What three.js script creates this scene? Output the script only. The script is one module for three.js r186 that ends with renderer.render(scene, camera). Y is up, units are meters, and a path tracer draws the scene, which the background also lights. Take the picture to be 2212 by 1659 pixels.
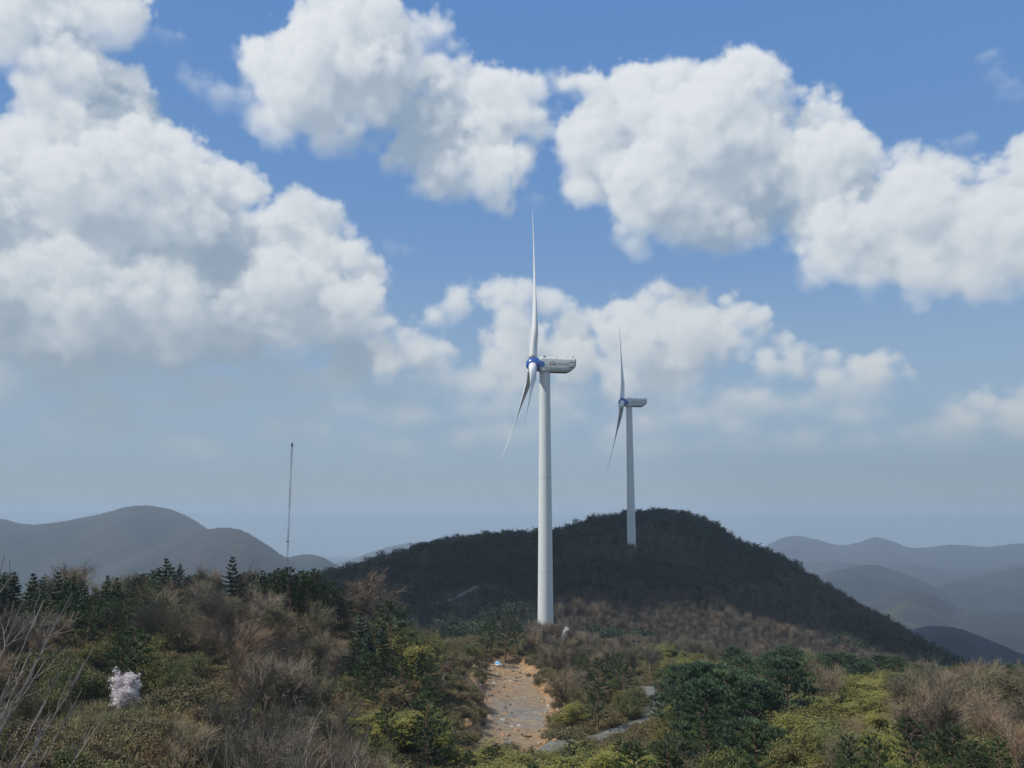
import * as THREE from 'three';
import { mergeGeometries } from 'three/addons/utils/BufferGeometryUtils.js';

// ---------------------------------------------------------------- camera, sun, exposure
const scene = new THREE.Scene();
const FOCAL = 1841, CX = 1106, CY = 829.5;              // the photograph measured at 2212 x 1659
const PITCH = Math.atan((1110 - CY) / FOCAL), ROLL = 0.003;
const camera = new THREE.PerspectiveCamera(2 * Math.atan(CY / FOCAL) * 180 / Math.PI, 4 / 3, 0.3, 60000);
camera.position.set(0, 0, 0);
camera.rotation.set(PITCH, 0, ROLL, 'YXZ');
scene.add(camera);

const renderer = new THREE.WebGLRenderer({ antialias: true });
renderer.setSize(1024, 768);
renderer.toneMapping = THREE.LinearToneMapping;
renderer.toneMappingExposure = 1.08;
renderer.outputColorSpace = THREE.SRGBColorSpace;
renderer.shadowMap.enabled = true;

const SUN = new THREE.Vector3(-0.595, 0.785, 0.165).normalize();
const sun = new THREE.DirectionalLight(new THREE.Color(1.0, 0.955, 0.88), 4.3);
sun.position.copy(SUN).multiplyScalar(1500);
sun.castShadow = true;
sun.shadow.mapSize.set(4096, 4096);
Object.assign(sun.shadow.camera, { left: -700, right: 700, top: 700, bottom: -700, near: 10, far: 4000 });
scene.add(sun, sun.target);

scene.fog = new THREE.FogExp2(new THREE.Color(0.68, 0.84, 1.0), 1.55e-4);

// ---------------------------------------------------------------- small tools
function rng(seed) { let s = seed >>> 0; return () => { s = (s + 0x6d2b79f5) >>> 0; let t = Math.imul(s ^ (s >>> 15), 1 | s); t = (t + Math.imul(t ^ (t >>> 7), 61 | t)) ^ t; return ((t ^ (t >>> 14)) >>> 0) / 4294967296; }; }
const clamp = (x, a, b) => x < a ? a : x > b ? b : x;
const lerp = (a, b, t) => a + (b - a) * t;
const smooth = (a, b, x) => { const t = clamp((x - a) / (b - a), 0, 1); return t * t * (3 - 2 * t); };
const TAU = Math.PI * 2, DEG = Math.PI / 180;
const cosP = Math.cos(PITCH), sinP = Math.sin(PITCH);
// direction of a point of the photograph, scaled so that it lies d metres ahead
function ahead(px, py, d) {
  const u0 = (px - CX) / FOCAL, v0 = (CY - py) / FOCAL, u = u0 * Math.cos(ROLL) - v0 * Math.sin(ROLL), v = u0 * Math.sin(ROLL) + v0 * Math.cos(ROLL);
  const y = v * cosP + sinP, z = v * sinP - cosP;
  return new THREE.Vector3(u * d / -z, y * d / -z, -d);
}
// value noise in 2D and 3D
const hash3 = (x, y, z) => { let h = Math.imul(x, 374761393) + Math.imul(y, 668265263) + Math.imul(z, 1274126177) | 0; h = Math.imul(h ^ (h >>> 13), 1274126177); return ((h ^ (h >>> 16)) >>> 0) / 4294967296; };
function noise3(x, y, z) {
  const X = Math.floor(x), Y = Math.floor(y), Z = Math.floor(z); let u = x - X, v = y - Y, w = z - Z;
  u = u * u * (3 - 2 * u); v = v * v * (3 - 2 * v); w = w * w * (3 - 2 * w);
  return lerp(lerp(lerp(hash3(X, Y, Z), hash3(X + 1, Y, Z), u), lerp(hash3(X, Y + 1, Z), hash3(X + 1, Y + 1, Z), u), v),
    lerp(lerp(hash3(X, Y, Z + 1), hash3(X + 1, Y, Z + 1), u), lerp(hash3(X, Y + 1, Z + 1), hash3(X + 1, Y + 1, Z + 1), u), v), w);
}
function noise2(x, y) {
  const X = Math.floor(x), Y = Math.floor(y); let u = x - X, v = y - Y; u = u * u * (3 - 2 * u); v = v * v * (3 - 2 * v);
  return lerp(lerp(hash3(X, Y, 7), hash3(X + 1, Y, 7), u), lerp(hash3(X, Y + 1, 7), hash3(X + 1, Y + 1, 7), u), v);
}
function fbm2(x, y, n = 4) { let a = 0, w = 0.5, t = 0; for (let i = 0; i < n; i++) { a += w * noise2(x, y); t += w; x = x * 2.03 + 17.1; y = y * 2.03 + 5.3; w *= 0.5; } return a / t; }
// ---------------------------------------------------------------- sky: air and cumulus clouds computed into one panorama
const SKY_W = 4096, SKY_H = 2048;
function buildSky() {
  // three tileable volumes of inverted cell noise (billows) and one of value noise
  const N = 64, vol = [], R = rng(11);
  for (const cells of [4, 8, 16]) {
    const pts = new Float32Array(cells ** 3 * 3); for (let i = 0; i < pts.length; i++) pts[i] = R();
    const a = new Float32Array(N ** 3), q = cells / N;
    for (let z = 0, k = 0; z < N; z++) for (let y = 0; y < N; y++) for (let x = 0; x < N; x++, k++) {
      const fx = x * q, fy = y * q, fz = z * q, cx = fx | 0, cy = fy | 0, cz = fz | 0; let best = 9;
      for (let dz = -1; dz < 2; dz++) for (let dy = -1; dy < 2; dy++) for (let dx = -1; dx < 2; dx++) {
        const i = ((((cz + dz + cells) % cells) * cells + (cy + dy + cells) % cells) * cells + (cx + dx + cells) % cells) * 3;
        const ax = cx + dx + pts[i] - fx, ay = cy + dy + pts[i + 1] - fy, az = cz + dz + pts[i + 2] - fz, d = ax * ax + ay * ay + az * az; if (d < best) best = d;
      }
      a[k] = 1 - Math.min(1, Math.sqrt(best) * 1.05);
    }
    vol.push(a);
  }
  const M = N - 1;
  function tap(a, x, y, z) {           // x, y, z in volume periods
    x = (x - Math.floor(x)) * N; y = (y - Math.floor(y)) * N; z = (z - Math.floor(z)) * N;
    const X = x | 0, Y = y | 0, Z = z | 0, u = x - X, v = y - Y, w = z - Z, X0 = X & M, X1 = (X + 1) & M, Y0 = (Y & M) * N, Y1 = ((Y + 1) & M) * N, Z0 = (Z & M) * N * N, Z1 = ((Z + 1) & M) * N * N;
    const a00 = a[Z0 + Y0 + X0], a10 = a[Z0 + Y1 + X0], b00 = a[Z1 + Y0 + X0], b10 = a[Z1 + Y1 + X0];
    const p = a00 + (a[Z0 + Y0 + X1] - a00) * u, q = a10 + (a[Z0 + Y1 + X1] - a10) * u, r = b00 + (a[Z1 + Y0 + X1] - b00) * u, s = b10 + (a[Z1 + Y1 + X1] - b10) * u;
    const t = p + (q - p) * v; return t + (r + (s - r) * v - t) * w;
  }
  // clouds as clusters of puffs: [azimuth, elevation, depth, radius] in degrees
  const puffs = [], PX = 32.1;          // photograph pixels per degree near its middle
  const put = (az, el, w, r, k, wide = 1) => puffs.push({ az, el, w, r, wide, c: Math.cos(el * DEG) / wide, k, n: Math.min(1, 0.25 + r / 2.6) });
  const fromPhoto = (px, py) => { const v = ahead(px, py, 1); return [Math.atan2(v.x, -v.z) / DEG, Math.atan2(v.y, Math.hypot(v.x, v.z)) / DEG]; };
  const cloud = (k, w0, list, wide = 1) => { for (let i = 0; i < list.length; i += 3) { const [az, el] = fromPhoto(list[i], list[i + 1]), r = list[i + 2] / PX; put(az, el, w0 + (R() - 0.5) * r * 1.1, r, k, wide); } };
  // top left bank
  cloud(1, -0.8, [60,20,85, 150,25,75, 235,25,65, 0,60,65, 120,75,48, 285,50,28, 130,145,66, 95,215,52, 195,200,66, 265,235,62, 310,290,58, 225,300,85, 120,290,76, 45,325,52, 0,335,60]);
  cloud(0.5, 0, [335,68,13, 362,78,10, 388,80,7]);
  cloud(1, 0.6, [365,360,72, 435,405,70, 505,435,58, 555,430,42, 300,400,115, 180,420,125, 60,420,125, 395,480,110, 250,520,140, 90,540,140, -60,480,150]);
  cloud(1, -1.5, [635,435,40, 685,455,36, 715,480,30, 640,505,76, 580,530,76, 700,565,66, 760,565,54, 798,590,40, 770,625,52, 818,610,20, 755,512,24]);
  cloud(1, 1.2, [480,585,80, 420,600,62, 600,640,100, 500,680,120, 700,680,90, 350,660,140, 150,660,150, 0,640,120, 775,665,55, -90,650,120]);
  cloud(0.8, 0.6, [440,735,52, 590,735,46, 290,735,56, 160,730,50]);
  cloud(0.35, 0, [838,535,20, 875,545,16, 905,538,10]);
  // middle top
  cloud(1, 0.5, [775,15,55, 825,20,45, 738,55,55, 678,75,55, 612,108,52, 560,120,42, 540,160,34, 700,140,112, 775,150,112, 640,205,92, 815,200,92, 605,255,52, 700,275,60, 760,290,45]);
  cloud(0.8, -1, [850,110,70, 900,75,36, 948,75,38, 978,100,28]);
  cloud(0.4, 0, [425,185,32, 465,200,30, 490,215,25, 402,170,22, 535,225,24]);
  cloud(0.95, -0.5, [960,185,62, 1045,195,52, 1115,215,52, 1148,205,34, 930,262,72, 1040,280,92, 1130,262,52, 882,332,52, 845,360,30, 960,360,72, 1055,365,72, 1120,345,50, 1000,410,42, 1080,435,42, 1100,462,24, 1158,292,30]);
  cloud(0.35, 0, [1160,430,24, 900,415,22, 1185,170,22, 1245,120,14]);
  // big cumulus right of the middle
  cloud(1, 0, [1215,190,34, 1280,190,42, 1355,195,52, 1445,190,52, 1525,190,52, 1588,140,46, 1636,150,44, 1660,195,44, 1580,215,74, 1400,262,102, 1300,285,82, 1250,335,44, 1500,300,122, 1620,292,84, 1300,380,74, 1400,400,112, 1520,420,120, 1620,420,104, 1270,420,42]);
  cloud(0.8, 0.6, [1340,500,42, 1370,525,36, 1450,478,52, 1600,485,52]);
  cloud(1, -0.8, [1758,232,38, 1795,255,38, 1738,275,44, 1828,305,44, 1862,335,34, 1780,350,82, 1700,400,84, 1826,400,62, 1750,470,72, 1690,325,52]);
  // right bank
  cloud(1, 0, [1975,325,20, 1990,300,9, 1968,372,42, 2018,372,42, 2058,412,42, 2100,424,32, 1935,422,52, 2000,460,82, 1885,442,50, 2150,385,36, 2185,365,36, 2225,345,46, 2150,450,74, 2225,450,84, 1835,512,82, 1950,540,92, 2080,540,94, 2200,540,84, 2300,480,120]);
  cloud(0.75, 0.8, [1782,562,46, 1762,600,32, 1870,596,48, 2000,600,50, 2130,600,44, 2215,590,44, 1742,572,22]);
  cloud(0.42, 0, [2130,128,20, 2145,160,22, 2178,190,24, 2212,205,22]);
  cloud(0.35, 0, [1450,68,16, 1432,76,9, 1470,100,9, 2098,300,14, 2060,310,10, 1395,95,10]);
  // lower middle
  cloud(0.85, 0, [942,690,26, 990,662,44, 1060,642,38, 1120,646,44, 1178,660,38, 1100,692,52, 1228,672,26]);
  cloud(1, -1, [1440,632,28, 1400,662,34, 1470,645,30, 1508,652,24, 1340,684,42, 1292,692,34, 1232,722,42, 1562,654,20, 1632,692,28, 1590,694,42, 1480,712,80, 1360,742,80, 1232,780,72, 1105,762,52, 1052,742,24, 1120,820,62, 1170,770,60, 1070,790,46, 1560,742,60, 1642,722,18, 1450,790,70, 1330,830,60]);
  cloud(0.9, -1.5, [1700,742,32, 1750,752,32, 1798,772,32, 1850,792,32, 1898,782,22, 1935,782,20, 1880,812,42, 1800,822,34, 1722,792,42, 1975,812,24, 1662,800,34]);
  cloud(0.9, -1, [702,742,24, 732,762,42, 790,712,32, 830,702,36, 868,732,36, 830,782,60, 898,772,42, 948,762,32, 978,764,24, 752,800,50]);
  cloud(0.6, -1, [100,775,40, 20,785,40, 200,800,40, 300,825,40, 400,838,40, 470,855,30, 350,880,34, 100,830,46, 220,875,40, 520,830,34, 30,860,40, 600,800,36, 660,830,30], 2.2);
  cloud(0.8, -1, [2200,850,26, 2150,882,32, 2100,912,32, 2200,902,48, 2060,932,20], 1.3);
  cloud(0.55, -1, [1000,890,30, 1100,880,32, 900,905,30, 1250,905,30, 1400,915,30, 1500,905,32, 1580,930,26, 720,880,34, 800,890,30, 1330,935,30, 1180,870,40, 1030,840,40, 1700,880,30, 1850,900,26, 1450,870,36, 1600,865,30], 2.4);
  cloud(0.4, -1, [300,930,26, 600,920,26, 150,950,24, 800,950,22, 1500,975,20, 1250,990,20, 1000,960,22, 1900,960,22, 450,990,20, 50,1000,20], 3);
  cloud(0.3, -2, [60,820,50, 300,800,46, 520,850,50, 760,840,46, 980,830,50, 1200,850,46, 1420,850,46, 1640,880,40, 1850,860,36, 2050,940,40, 200,920,40, 650,930,40, 1100,940,40, 1380,980,36, 1700,960,34, 880,980,30, 400,970,34], 3.2);
  // the same kind of sky all round
  const fx = 54;
  for (let i = 0; i < 95; i++) {
    const el = 3 + 62 * Math.pow(R(), 1.25), az = fx + R() * (360 - 2 * fx) , size = 1.0 + 2.4 * smooth(4, 30, el), wide = 1.6 + R() * 2.6, n = 7 + (R() * 9 | 0), c = Math.cos(el * DEG), k = el < 9 ? 0.5 : 1;
    for (let j = 0; j < n; j++) { const u = (R() * 2 - 1), top = 1 - u * u; put(az + u * size * wide / c, el + (R() - 0.25) * size * 1.5 * top, (R() - 0.5) * size * 2, size * (0.45 + 0.6 * R() * (0.35 + 0.65 * top)), k); }
  }
  // bins of 3 degrees
  const BW = 120, BH = 40, bins = Array.from({ length: BW * BH }, () => []), reach = 2.1;
  for (const p of puffs) {
    p.az = ((p.az % 360) + 360) % 360;
    const e0 = Math.max(0, Math.floor((p.el - p.r - reach + 20) / 3)), e1 = Math.min(BH - 1, Math.floor((p.el + p.r + reach + 20) / 3)), dr = (p.r + reach) / p.c;
    for (let e = e0; e <= e1; e++) for (let a = Math.floor((p.az - dr) / 3); a <= Math.floor((p.az + dr) / 3); a++) bins[e * BW + ((a % BW) + BW) % BW].push(p);
  }
  const binAt = (az, el) => { const e = Math.floor((el + 20) / 3); return e < 0 || e >= BH ? null : bins[e * BW + Math.floor(az / 3) % BW]; };
  let soft = 1;
  function density(az, el, w, fine) {
    const list = binAt(az, el); if (!list) return 0;
    let sum = 0, k = 0, nn = 0, rel = 0;
    for (let i = 0; i < list.length; i++) {
      const p = list[i]; let dx = az - p.az; if (dx > 180) dx -= 360; else if (dx < -180) dx += 360;
      dx *= p.c; const dy = el - p.el, dz = w - p.w, d = p.r - Math.sqrt(dx * dx + dy * dy + dz * dz);
      if (d < -1.7) continue;
      const h = Math.exp(d * 4); sum += h; k += p.k * h; nn += p.n * h; rel += clamp(dy / p.r, -1.5, 1.5) * h;
    }
    if (sum <= 0) return 0;
    k /= sum; nn /= sum; rel /= sum; let s = Math.log(sum) * 0.25 - 0.08;
    if (s < -1.3) return 0;
    const x = az * 0.88, y = el, low = 1 - smooth(-0.7, 0.45, rel);
    s += nn * ((tap(vol[0], x / 11 + 0.13 * tap(vol[1], y / 9, x / 9, w / 9), y / 11, w / 11) - 0.42) * 1.9 + (tap(vol[1], x / 8.3, y / 8.3 + 0.3, w / 8.3) - 0.42) * 1.1);
    if (s < -0.5) return 0;
    if (fine) s += (0.35 + 0.65 * nn) * (1 - 0.45 * low) * ((tap(vol[1], x / 3.1 + 0.5, y / 3.1, w / 3.1) - 0.42) * 0.55 + (tap(vol[2], x / 2.5, y / 2.5, w / 2.5 + 0.2) - 0.42) * 0.42 + (tap(vol[2], x / 1.05, y / 1.05, w / 1.05) - 0.42) * 0.2);
    return s <= 0 ? 0 : Math.min(1, s / ((0.55 + 2.1 * low + 0.9 * (1 - k)) * soft)) * k;
  }
  const SIG = 1.8, out = [0, 0, 0, 0], steps = [0.3, 0.8, 1.8, 3.6, 7];
  function cloudAt(az, el, step) {
    out[0] = out[1] = out[2] = out[3] = 0;
    const list = binAt(az, el); if (!list || !list.length) return;
    let w0 = 99, w1 = -99;
    for (const p of list) {
      let dx = az - p.az; if (dx > 180) dx -= 360; else if (dx < -180) dx += 360;
      dx *= p.c; const dy = el - p.el, rr = (p.r + 1.0) ** 2 - dx * dx - dy * dy; if (rr <= 0) continue;
      const q = Math.sqrt(rr); w0 = Math.min(w0, p.w - q); w1 = Math.max(w1, p.w + q);
    }
    if (w1 < w0) return;
    const a = az * DEG, e = el * DEG, ca = Math.cos(a), sa = Math.sin(a), ce = Math.cos(e), se = Math.sin(e);
    const lx0 = SUN.x * ca + SUN.z * sa, fw = SUN.x * sa - SUN.z * ca, ly0 = SUN.y * ce - fw * se, lv = -(SUN.y * se + fw * ce) + 0.44, c = Math.max(0.25, ce), ll = Math.hypot(lx0, ly0, lv), lx = lx0 / ll, ly = ly0 / ll, lw = lv / ll;   // light also arrives scattered from the viewer's side of a cloud
    let T = 1, r = 0, g = 0, b = 0; const jit = hash3((az * 97) | 0, (el * 89) | 0, 3);
    for (let w = w1 - step * jit; w > w0 && T > 0.02; w -= step) {     // w grows towards the viewer
      const d = density(az, el, w, true); if (d <= 0) continue;
      let tau = 0, up = 0, last = 0;
      for (let i = 0; i < 5; i++) { const m = steps[i], dd = density((az + lx * m / c + 360) % 360, el + ly * m, w + lw * m, i < 2); tau += dd * (m - last); last = m; }
      up = tau; tau *= 1.35;
      const lit = 0.60 * Math.exp(-tau * 0.38) + 0.34 * Math.exp(-tau * 0.2) + 0.06 * Math.exp(-tau * 0.06), powder = 0.85 + 0.15 * (1 - Math.exp(-d * 2.5));
      const amb = 0.80 + 0.20 * Math.exp(-up * 0.4);
      const al = 1 - Math.exp(-d * SIG * step), q = T * al;
      r += q * (0.64 * lit * powder + 0.205 * amb); g += q * (0.535 * lit * powder + 0.335 * amb); b += q * (0.37 * lit * powder + 0.515 * amb);
      T *= 1 - al;
    }
    out[0] = r; out[1] = g; out[2] = b; out[3] = 1 - T;
  }
  // clear air
  const air = (el, az, o) => {
    const e = Math.max(el, 0), m = Math.exp(-e / 4.5), n = Math.exp(-e / 19), h = Math.exp(-(((e - 8) / 6.5) ** 2));
    o[0] = 0.082 + 0.29 * n - 0.05 * m + 0.085 * h; o[1] = 0.243 + 0.30 * n - 0.14 * m + 0.075 * h; o[2] = 0.605 + 0.13 * n - 0.27 * m + 0.015 * h;
    const cs = Math.cos(e * DEG) * (Math.sin(az * DEG) * SUN.x - Math.cos(az * DEG) * SUN.z) + Math.sin(e * DEG) * SUN.y, gl = Math.exp((cs - 1) * 9), mist = Math.exp(-e / 3.2); o[0] += 0.10 * mist; o[1] += 0.135 * mist; o[2] += 0.12 * mist; const low = Math.exp(-e / 3); o[0] *= 0.78 + 0.03 * low; o[1] *= 0.80 - 0.085 * low; o[2] *= 0.815 - 0.13 * low;
    o[0] += 0.16 * gl; o[1] += 0.16 * gl; o[2] += 0.15 * gl;
  };
  const data = new Float32Array(SKY_W * SKY_H * 4), o = [0, 0, 0], S = 8;
  const at = (x, y) => [((x + 0.5) / SKY_W * 360 - 180 + 90 + 720) % 360, (y + 0.5) / SKY_H * 180 - 90];   // azimuth 0 straight ahead, growing to the right
  const coarse = new Map();
  const coarseAt = (X, Y) => { X = ((X % (SKY_W / S)) + SKY_W / S) % (SKY_W / S); const key = Y * 4096 + X; let v = coarse.get(key); if (!v) { const [az, el] = at(X * S, Y * S); soft = 1.6; cloudAt(az, el, 0.7); soft = 1; v = out.slice(); coarse.set(key, v); } return v; };
  const HAZE = [0.335, 0.385, 0.418];
  for (let y = SKY_H / 2 - 20; y < SKY_H; y++) for (let x = 0; x < SKY_W; x++) {
    const [az, el] = at(x, y); air(el, az, o);
    const A = az > 180 ? az - 360 : az; let v = null;
    if (el > 0.5 && el < 78) {
      if (Math.abs(A) < 36 / Math.max(0.78, Math.cos(el * DEG)) && el < 36) { cloudAt(az, el, 0.3); v = out; }
      else {
        const X = Math.floor(x / S), Y = Math.floor(y / S), u = x / S - X, t = y / S - Y, a = coarseAt(X, Y), b = coarseAt(X + 1, Y), c = coarseAt(X, Y + 1), d = coarseAt(X + 1, Y + 1);
        v = out; for (let k = 0; k < 4; k++) v[k] = lerp(lerp(a[k], b[k], u), lerp(c[k], d[k], u), t);
      }
    }
    const i = (y * SKY_W + x) * 4, F = smooth(0.8, 5.5, el), T = Math.exp(-0.105 / Math.sin((Math.max(el, 0) + 1.2) * DEG));
    for (let k = 0; k < 3; k++) data[i + k] = v && v[3] > 0 ? o[k] * (1 - v[3] * F) + (v[k] * T + HAZE[k] * v[3] * (1 - T)) * F : o[k];
    data[i + 3] = 1;
  }
  for (let y = 0; y < SKY_H / 2 - 20; y++) for (let x = 0; x < SKY_W; x++) { const i = (y * SKY_W + x) * 4; data[i] = 0.2; data[i + 1] = 0.25; data[i + 2] = 0.28; data[i + 3] = 1; }
  const t = new THREE.DataTexture(data, SKY_W, SKY_H, THREE.RGBAFormat, THREE.FloatType);
  t.mapping = THREE.EquirectangularReflectionMapping; t.magFilter = THREE.LinearFilter; t.minFilter = THREE.LinearFilter; t.needsUpdate = true;
  return t;
}
const skyTexture = buildSky();
scene.background = skyTexture; scene.environment = skyTexture;
// ---------------------------------------------------------------- terrain heights
const CONTROL = [];
{
  const c = (px, py, d) => { const p = ahead(px, py, d); CONTROL.push([p.x, p.z, p.y]); }, w = (px, d, y) => { CONTROL.push([(px - CX) / FOCAL * d * 0.99, -d, y]); };
  for (const [x, z, y] of [[0, 0, -5], [-30, 0, -7], [30, 0, -7], [0, 40, -7], [-110, 10, -22], [110, 10, -26], [0, 200, -50], [-300, 60, -90], [300, 60, -100], [-500, -100, -150], [500, -100, -160], [-150, 150, -45], [150, 150, -45]]) CONTROL.push([x, z, y]);
  for (const px of [-300, 200, 700, 1106, 1500, 2000, 2500]) w(px, 16, -8.2);
  for (const [px, y] of [[-300, -12], [150, -11.2], [500, -11.4], [800, -12.2], [1106, -13], [1500, -12.2], [2000, -11.2], [2500, -12]]) w(px, 32, y);
  for (const [px, y] of [[-300, -17], [100, -15.2], [400, -15.4], [700, -16.6], [1080, -20.5], [1400, -19], [1750, -17], [2100, -15.6], [2500, -18]]) w(px, 58, y);
  for (const [px, y] of [[-400, -22], [100, -18.2], [275, -18.6], [500, -19], [750, -20.4], [900, -23.4], [1060, -26.6], [1250, -26.4], [1500, -24.6], [1750, -22.6], [2000, -20.4], [2212, -20], [2600, -25]]) w(px, 92, y);
  for (const [px, y] of [[-400, -19], [50, -15.6], [250, -14.9], [450, -14.6], [620, -15.8], [760, -18], [900, -23.4], [1000, -27.5], [1100, -29.4], [1250, -28.6], [1450, -27.6], [1700, -27], [1950, -25.6], [2150, -25.4], [2400, -30], [2700, -38]]) w(px, 132, y);
  for (const [px, y] of [[-300, -30], [100, -22], [400, -20], [650, -20.5], [800, -23.5], [950, -29], [1090, -31.4], [1250, -32], [1450, -32], [1700, -31.5], [1900, -32], [2100, -37], [2400, -50]]) w(px, 178, y);
  for (const [px, y] of [[-300, -62], [100, -46], [400, -42], [700, -37], [900, -37], [1040, -35], [1178, -34.8], [1320, -37], [1500, -41], [1750, -45], [2000, -52], [2300, -68]]) w(px, 250, y);
  for (const [px, py, d] of [[640, 1284, 470], [710, 1264, 480], [850, 1219, 490], [960, 1185, 500], [1050, 1177, 505], [1200, 1172, 510], [1290, 1168, 520], [1370, 1128, 540], [1430, 1114, 555], [1490, 1123, 550], [1560, 1165, 530], [1650, 1206, 500], [1750, 1278, 460], [1850, 1343, 420], [1950, 1398, 390], [2040, 1438, 370],
    [1365, 1192, 446], [1430, 1190, 478], [1200, 1235, 430], [1000, 1232, 430], [1560, 1245, 450], [1700, 1305, 405], [1300, 1300, 375], [1500, 1322, 372], [1650, 1372, 345], [1800, 1405, 330], [1450, 1388, 318], [1190, 1345, 330], [900, 1330, 380], [1000, 1302, 392], [1000, 1385, 310], [900, 1262, 430], [1950, 1450, 310]]) c(px, py, d);
  for (const [px, d, y] of [[620, 640, -78], [850, 640, -66], [1100, 660, -52], [1300, 690, -40], [1450, 700, -34], [1600, 680, -52], [1800, 600, -84], [2050, 520, -100], [100, 400, -84], [450, 360, -62], [620, 450, -43], [-300, 450, -130], [2300, 420, -112], [200, 800, -160], [800, 900, -150], [1400, 900, -120], [2000, 900, -190], [2500, 800, -220]]) w(px, d, y);
}
const heightOf = (() => {
  const n = CONTROL.length, N = n + 3, A = Array.from({ length: N }, () => new Float64Array(N + 1)), phi = (r2) => r2 > 1e-9 ? 0.5 * r2 * Math.log(r2) : 0, S = 1 / 200;
  for (let i = 0; i < n; i++) {
    for (let j = 0; j < n; j++) A[i][j] = phi(((CONTROL[i][0] - CONTROL[j][0]) * S) ** 2 + ((CONTROL[i][1] - CONTROL[j][1]) * S) ** 2) + (i === j ? 2e-4 : 0);
    A[i][n] = A[n][i] = 1; A[i][n + 1] = A[n + 1][i] = CONTROL[i][0] * S; A[i][n + 2] = A[n + 2][i] = CONTROL[i][1] * S; A[i][N] = CONTROL[i][2];
  }
  for (let i = 0; i < N; i++) {
    let p = i; for (let k = i + 1; k < N; k++) if (Math.abs(A[k][i]) > Math.abs(A[p][i])) p = k;
    const t = A[i]; A[i] = A[p]; A[p] = t;
    for (let k = i + 1; k < N; k++) { const f = A[k][i] / A[i][i]; if (f) for (let m = i; m <= N; m++) A[k][m] -= f * A[i][m]; }
  }
  const w = new Float64Array(N);
  for (let i = N - 1; i >= 0; i--) { let v = A[i][N]; for (let k = i + 1; k < N; k++) v -= A[i][k] * w[k]; w[i] = v / A[i][i]; }
  return (x, z) => {
    const far = smooth(700, 1300, Math.hypot(x, z * (z > 0 ? 2 : 0.85))), plain = -262 - 0.034 * Math.max(0, Math.hypot(x, z) - 1500) + 26 * fbm2(x / 900 + 3, z / 900 + 8, 3);
    if (far >= 1) return plain;
    let v = w[n] + w[n + 1] * x * S + w[n + 2] * z * S;
    for (let i = 0; i < n; i++) { const dx = (x - CONTROL[i][0]) * S, dz = (z - CONTROL[i][1]) * S; v += w[i] * phi(dx * dx + dz * dz); }
    return lerp(Math.max(v, -300), plain, far);
  };
})();
// the dirt track is cut into the slope
const TRACK = [[1086, 1418, 200, 4.2], [1098, 1440, 180, 5.8], [1112, 1480, 158, 6.4], [1120, 1530, 137, 6], [1108, 1575, 120, 5.2], [1090, 1615, 107, 4.2]].map(([px, py, d, w]) => { const p = ahead(px, py, d); return { x: p.x, z: p.z, w }; });
function trackAt(x, z) {
  let best = 1e9, side = 0, w = 5, along = 0;
  for (let i = 0, run = 0; i < TRACK.length - 1; i++) {
    const a = TRACK[i], b = TRACK[i + 1], dx = b.x - a.x, dz = b.z - a.z, l2 = dx * dx + dz * dz, t = clamp(((x - a.x) * dx + (z - a.z) * dz) / l2, 0, 1), ex = x - a.x - dx * t, ez = z - a.z - dz * t, d = Math.hypot(ex, ez);
    if (d < best) { best = d; side = Math.sign(ex); w = lerp(a.w, b.w, t); along = run + t * Math.sqrt(l2); } run += Math.sqrt(l2);
  }
  return { d: best, side, w, along };
}
function ground(x, z) {
  let h = heightOf(x, z); const r = Math.hypot(x, z);
  if (r > 900) return h;
  let bump = (fbm2(x / 14, z / 14, 3) - 0.5) * 2.0 + (fbm2(x / 60 + 9, z / 60, 3) - 0.5) * (r > 250 ? 8 * smooth(250, 380, r) : 1.5);
  if (r < 215 && r > 70 && Math.abs(x) < 40) {
    const t = trackAt(x, z), k = smooth(t.w * 0.8, t.w * 1.5, t.d); bump *= k; h -= 1.5 * (1 - smooth(t.w * 0.78, t.w * 1.12, t.d)); h += 0.5 * Math.exp(-(((t.d - t.w * 1.35) / 1.6) ** 2));
  }
  return h + bump;
}
function pick(px, py, lift = 0) {       // where the sight line through a point of the photograph meets the ground
  const v = ahead(px, py, 1); let d = 6, step;
  for (; d < 1500; d += step) { step = Math.max(0.15, d * 0.004); if (v.y * d < ground(v.x * d, -d) + lift) break; }
  return new THREE.Vector3(v.x * d, ground(v.x * d, -d), -d);
}
function tag(o, label, category, group, kind) { if (label) o.userData.label = label; if (category) o.userData.category = category; if (group) o.userData.group = group; if (kind) o.userData.kind = kind; return o; }
const used = new Map();
function numbered(name) { const n = used.get(name) ?? 0; used.set(name, n + 1); return n ? `${name}_${String(n).padStart(3, '0')}` : name; }
function put(o) { scene.add(o); return o; }

// ---------------------------------------------------------------- surface textures (grain only)
function grainTexture(size, seed, f) {
  const a = new Uint8Array(size * size * 4);
  for (let y = 0; y < size; y++) for (let x = 0; x < size; x++) {
    // tileable by blending across the border
    const u = x / size, v = y / size, s = (X, Y) => f(X, Y, seed), k = (y * size + x) * 4;
    const q = lerp(lerp(s(x, y), s(x - size, y), u), lerp(s(x, y - size), s(x - size, y - size), u), v), t = clamp(q, 0, 1) * 255;
    a[k] = a[k + 1] = a[k + 2] = t; a[k + 3] = 255;
  }
  const t = new THREE.DataTexture(a, size, size); t.wrapS = t.wrapT = THREE.RepeatWrapping; t.magFilter = THREE.LinearFilter; t.colorSpace = THREE.SRGBColorSpace; t.needsUpdate = true; return t;
}
const soilMap = grainTexture(512, 1, (x, y) => 0.62 + 0.5 * (fbm2(x / 40, y / 40, 4) - 0.5) + 0.55 * (fbm2(x / 7 + 50, y / 7, 3) - 0.5) + (noise2(x / 2.2, y / 2.2) > 0.84 ? 0.22 : 0));
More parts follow.
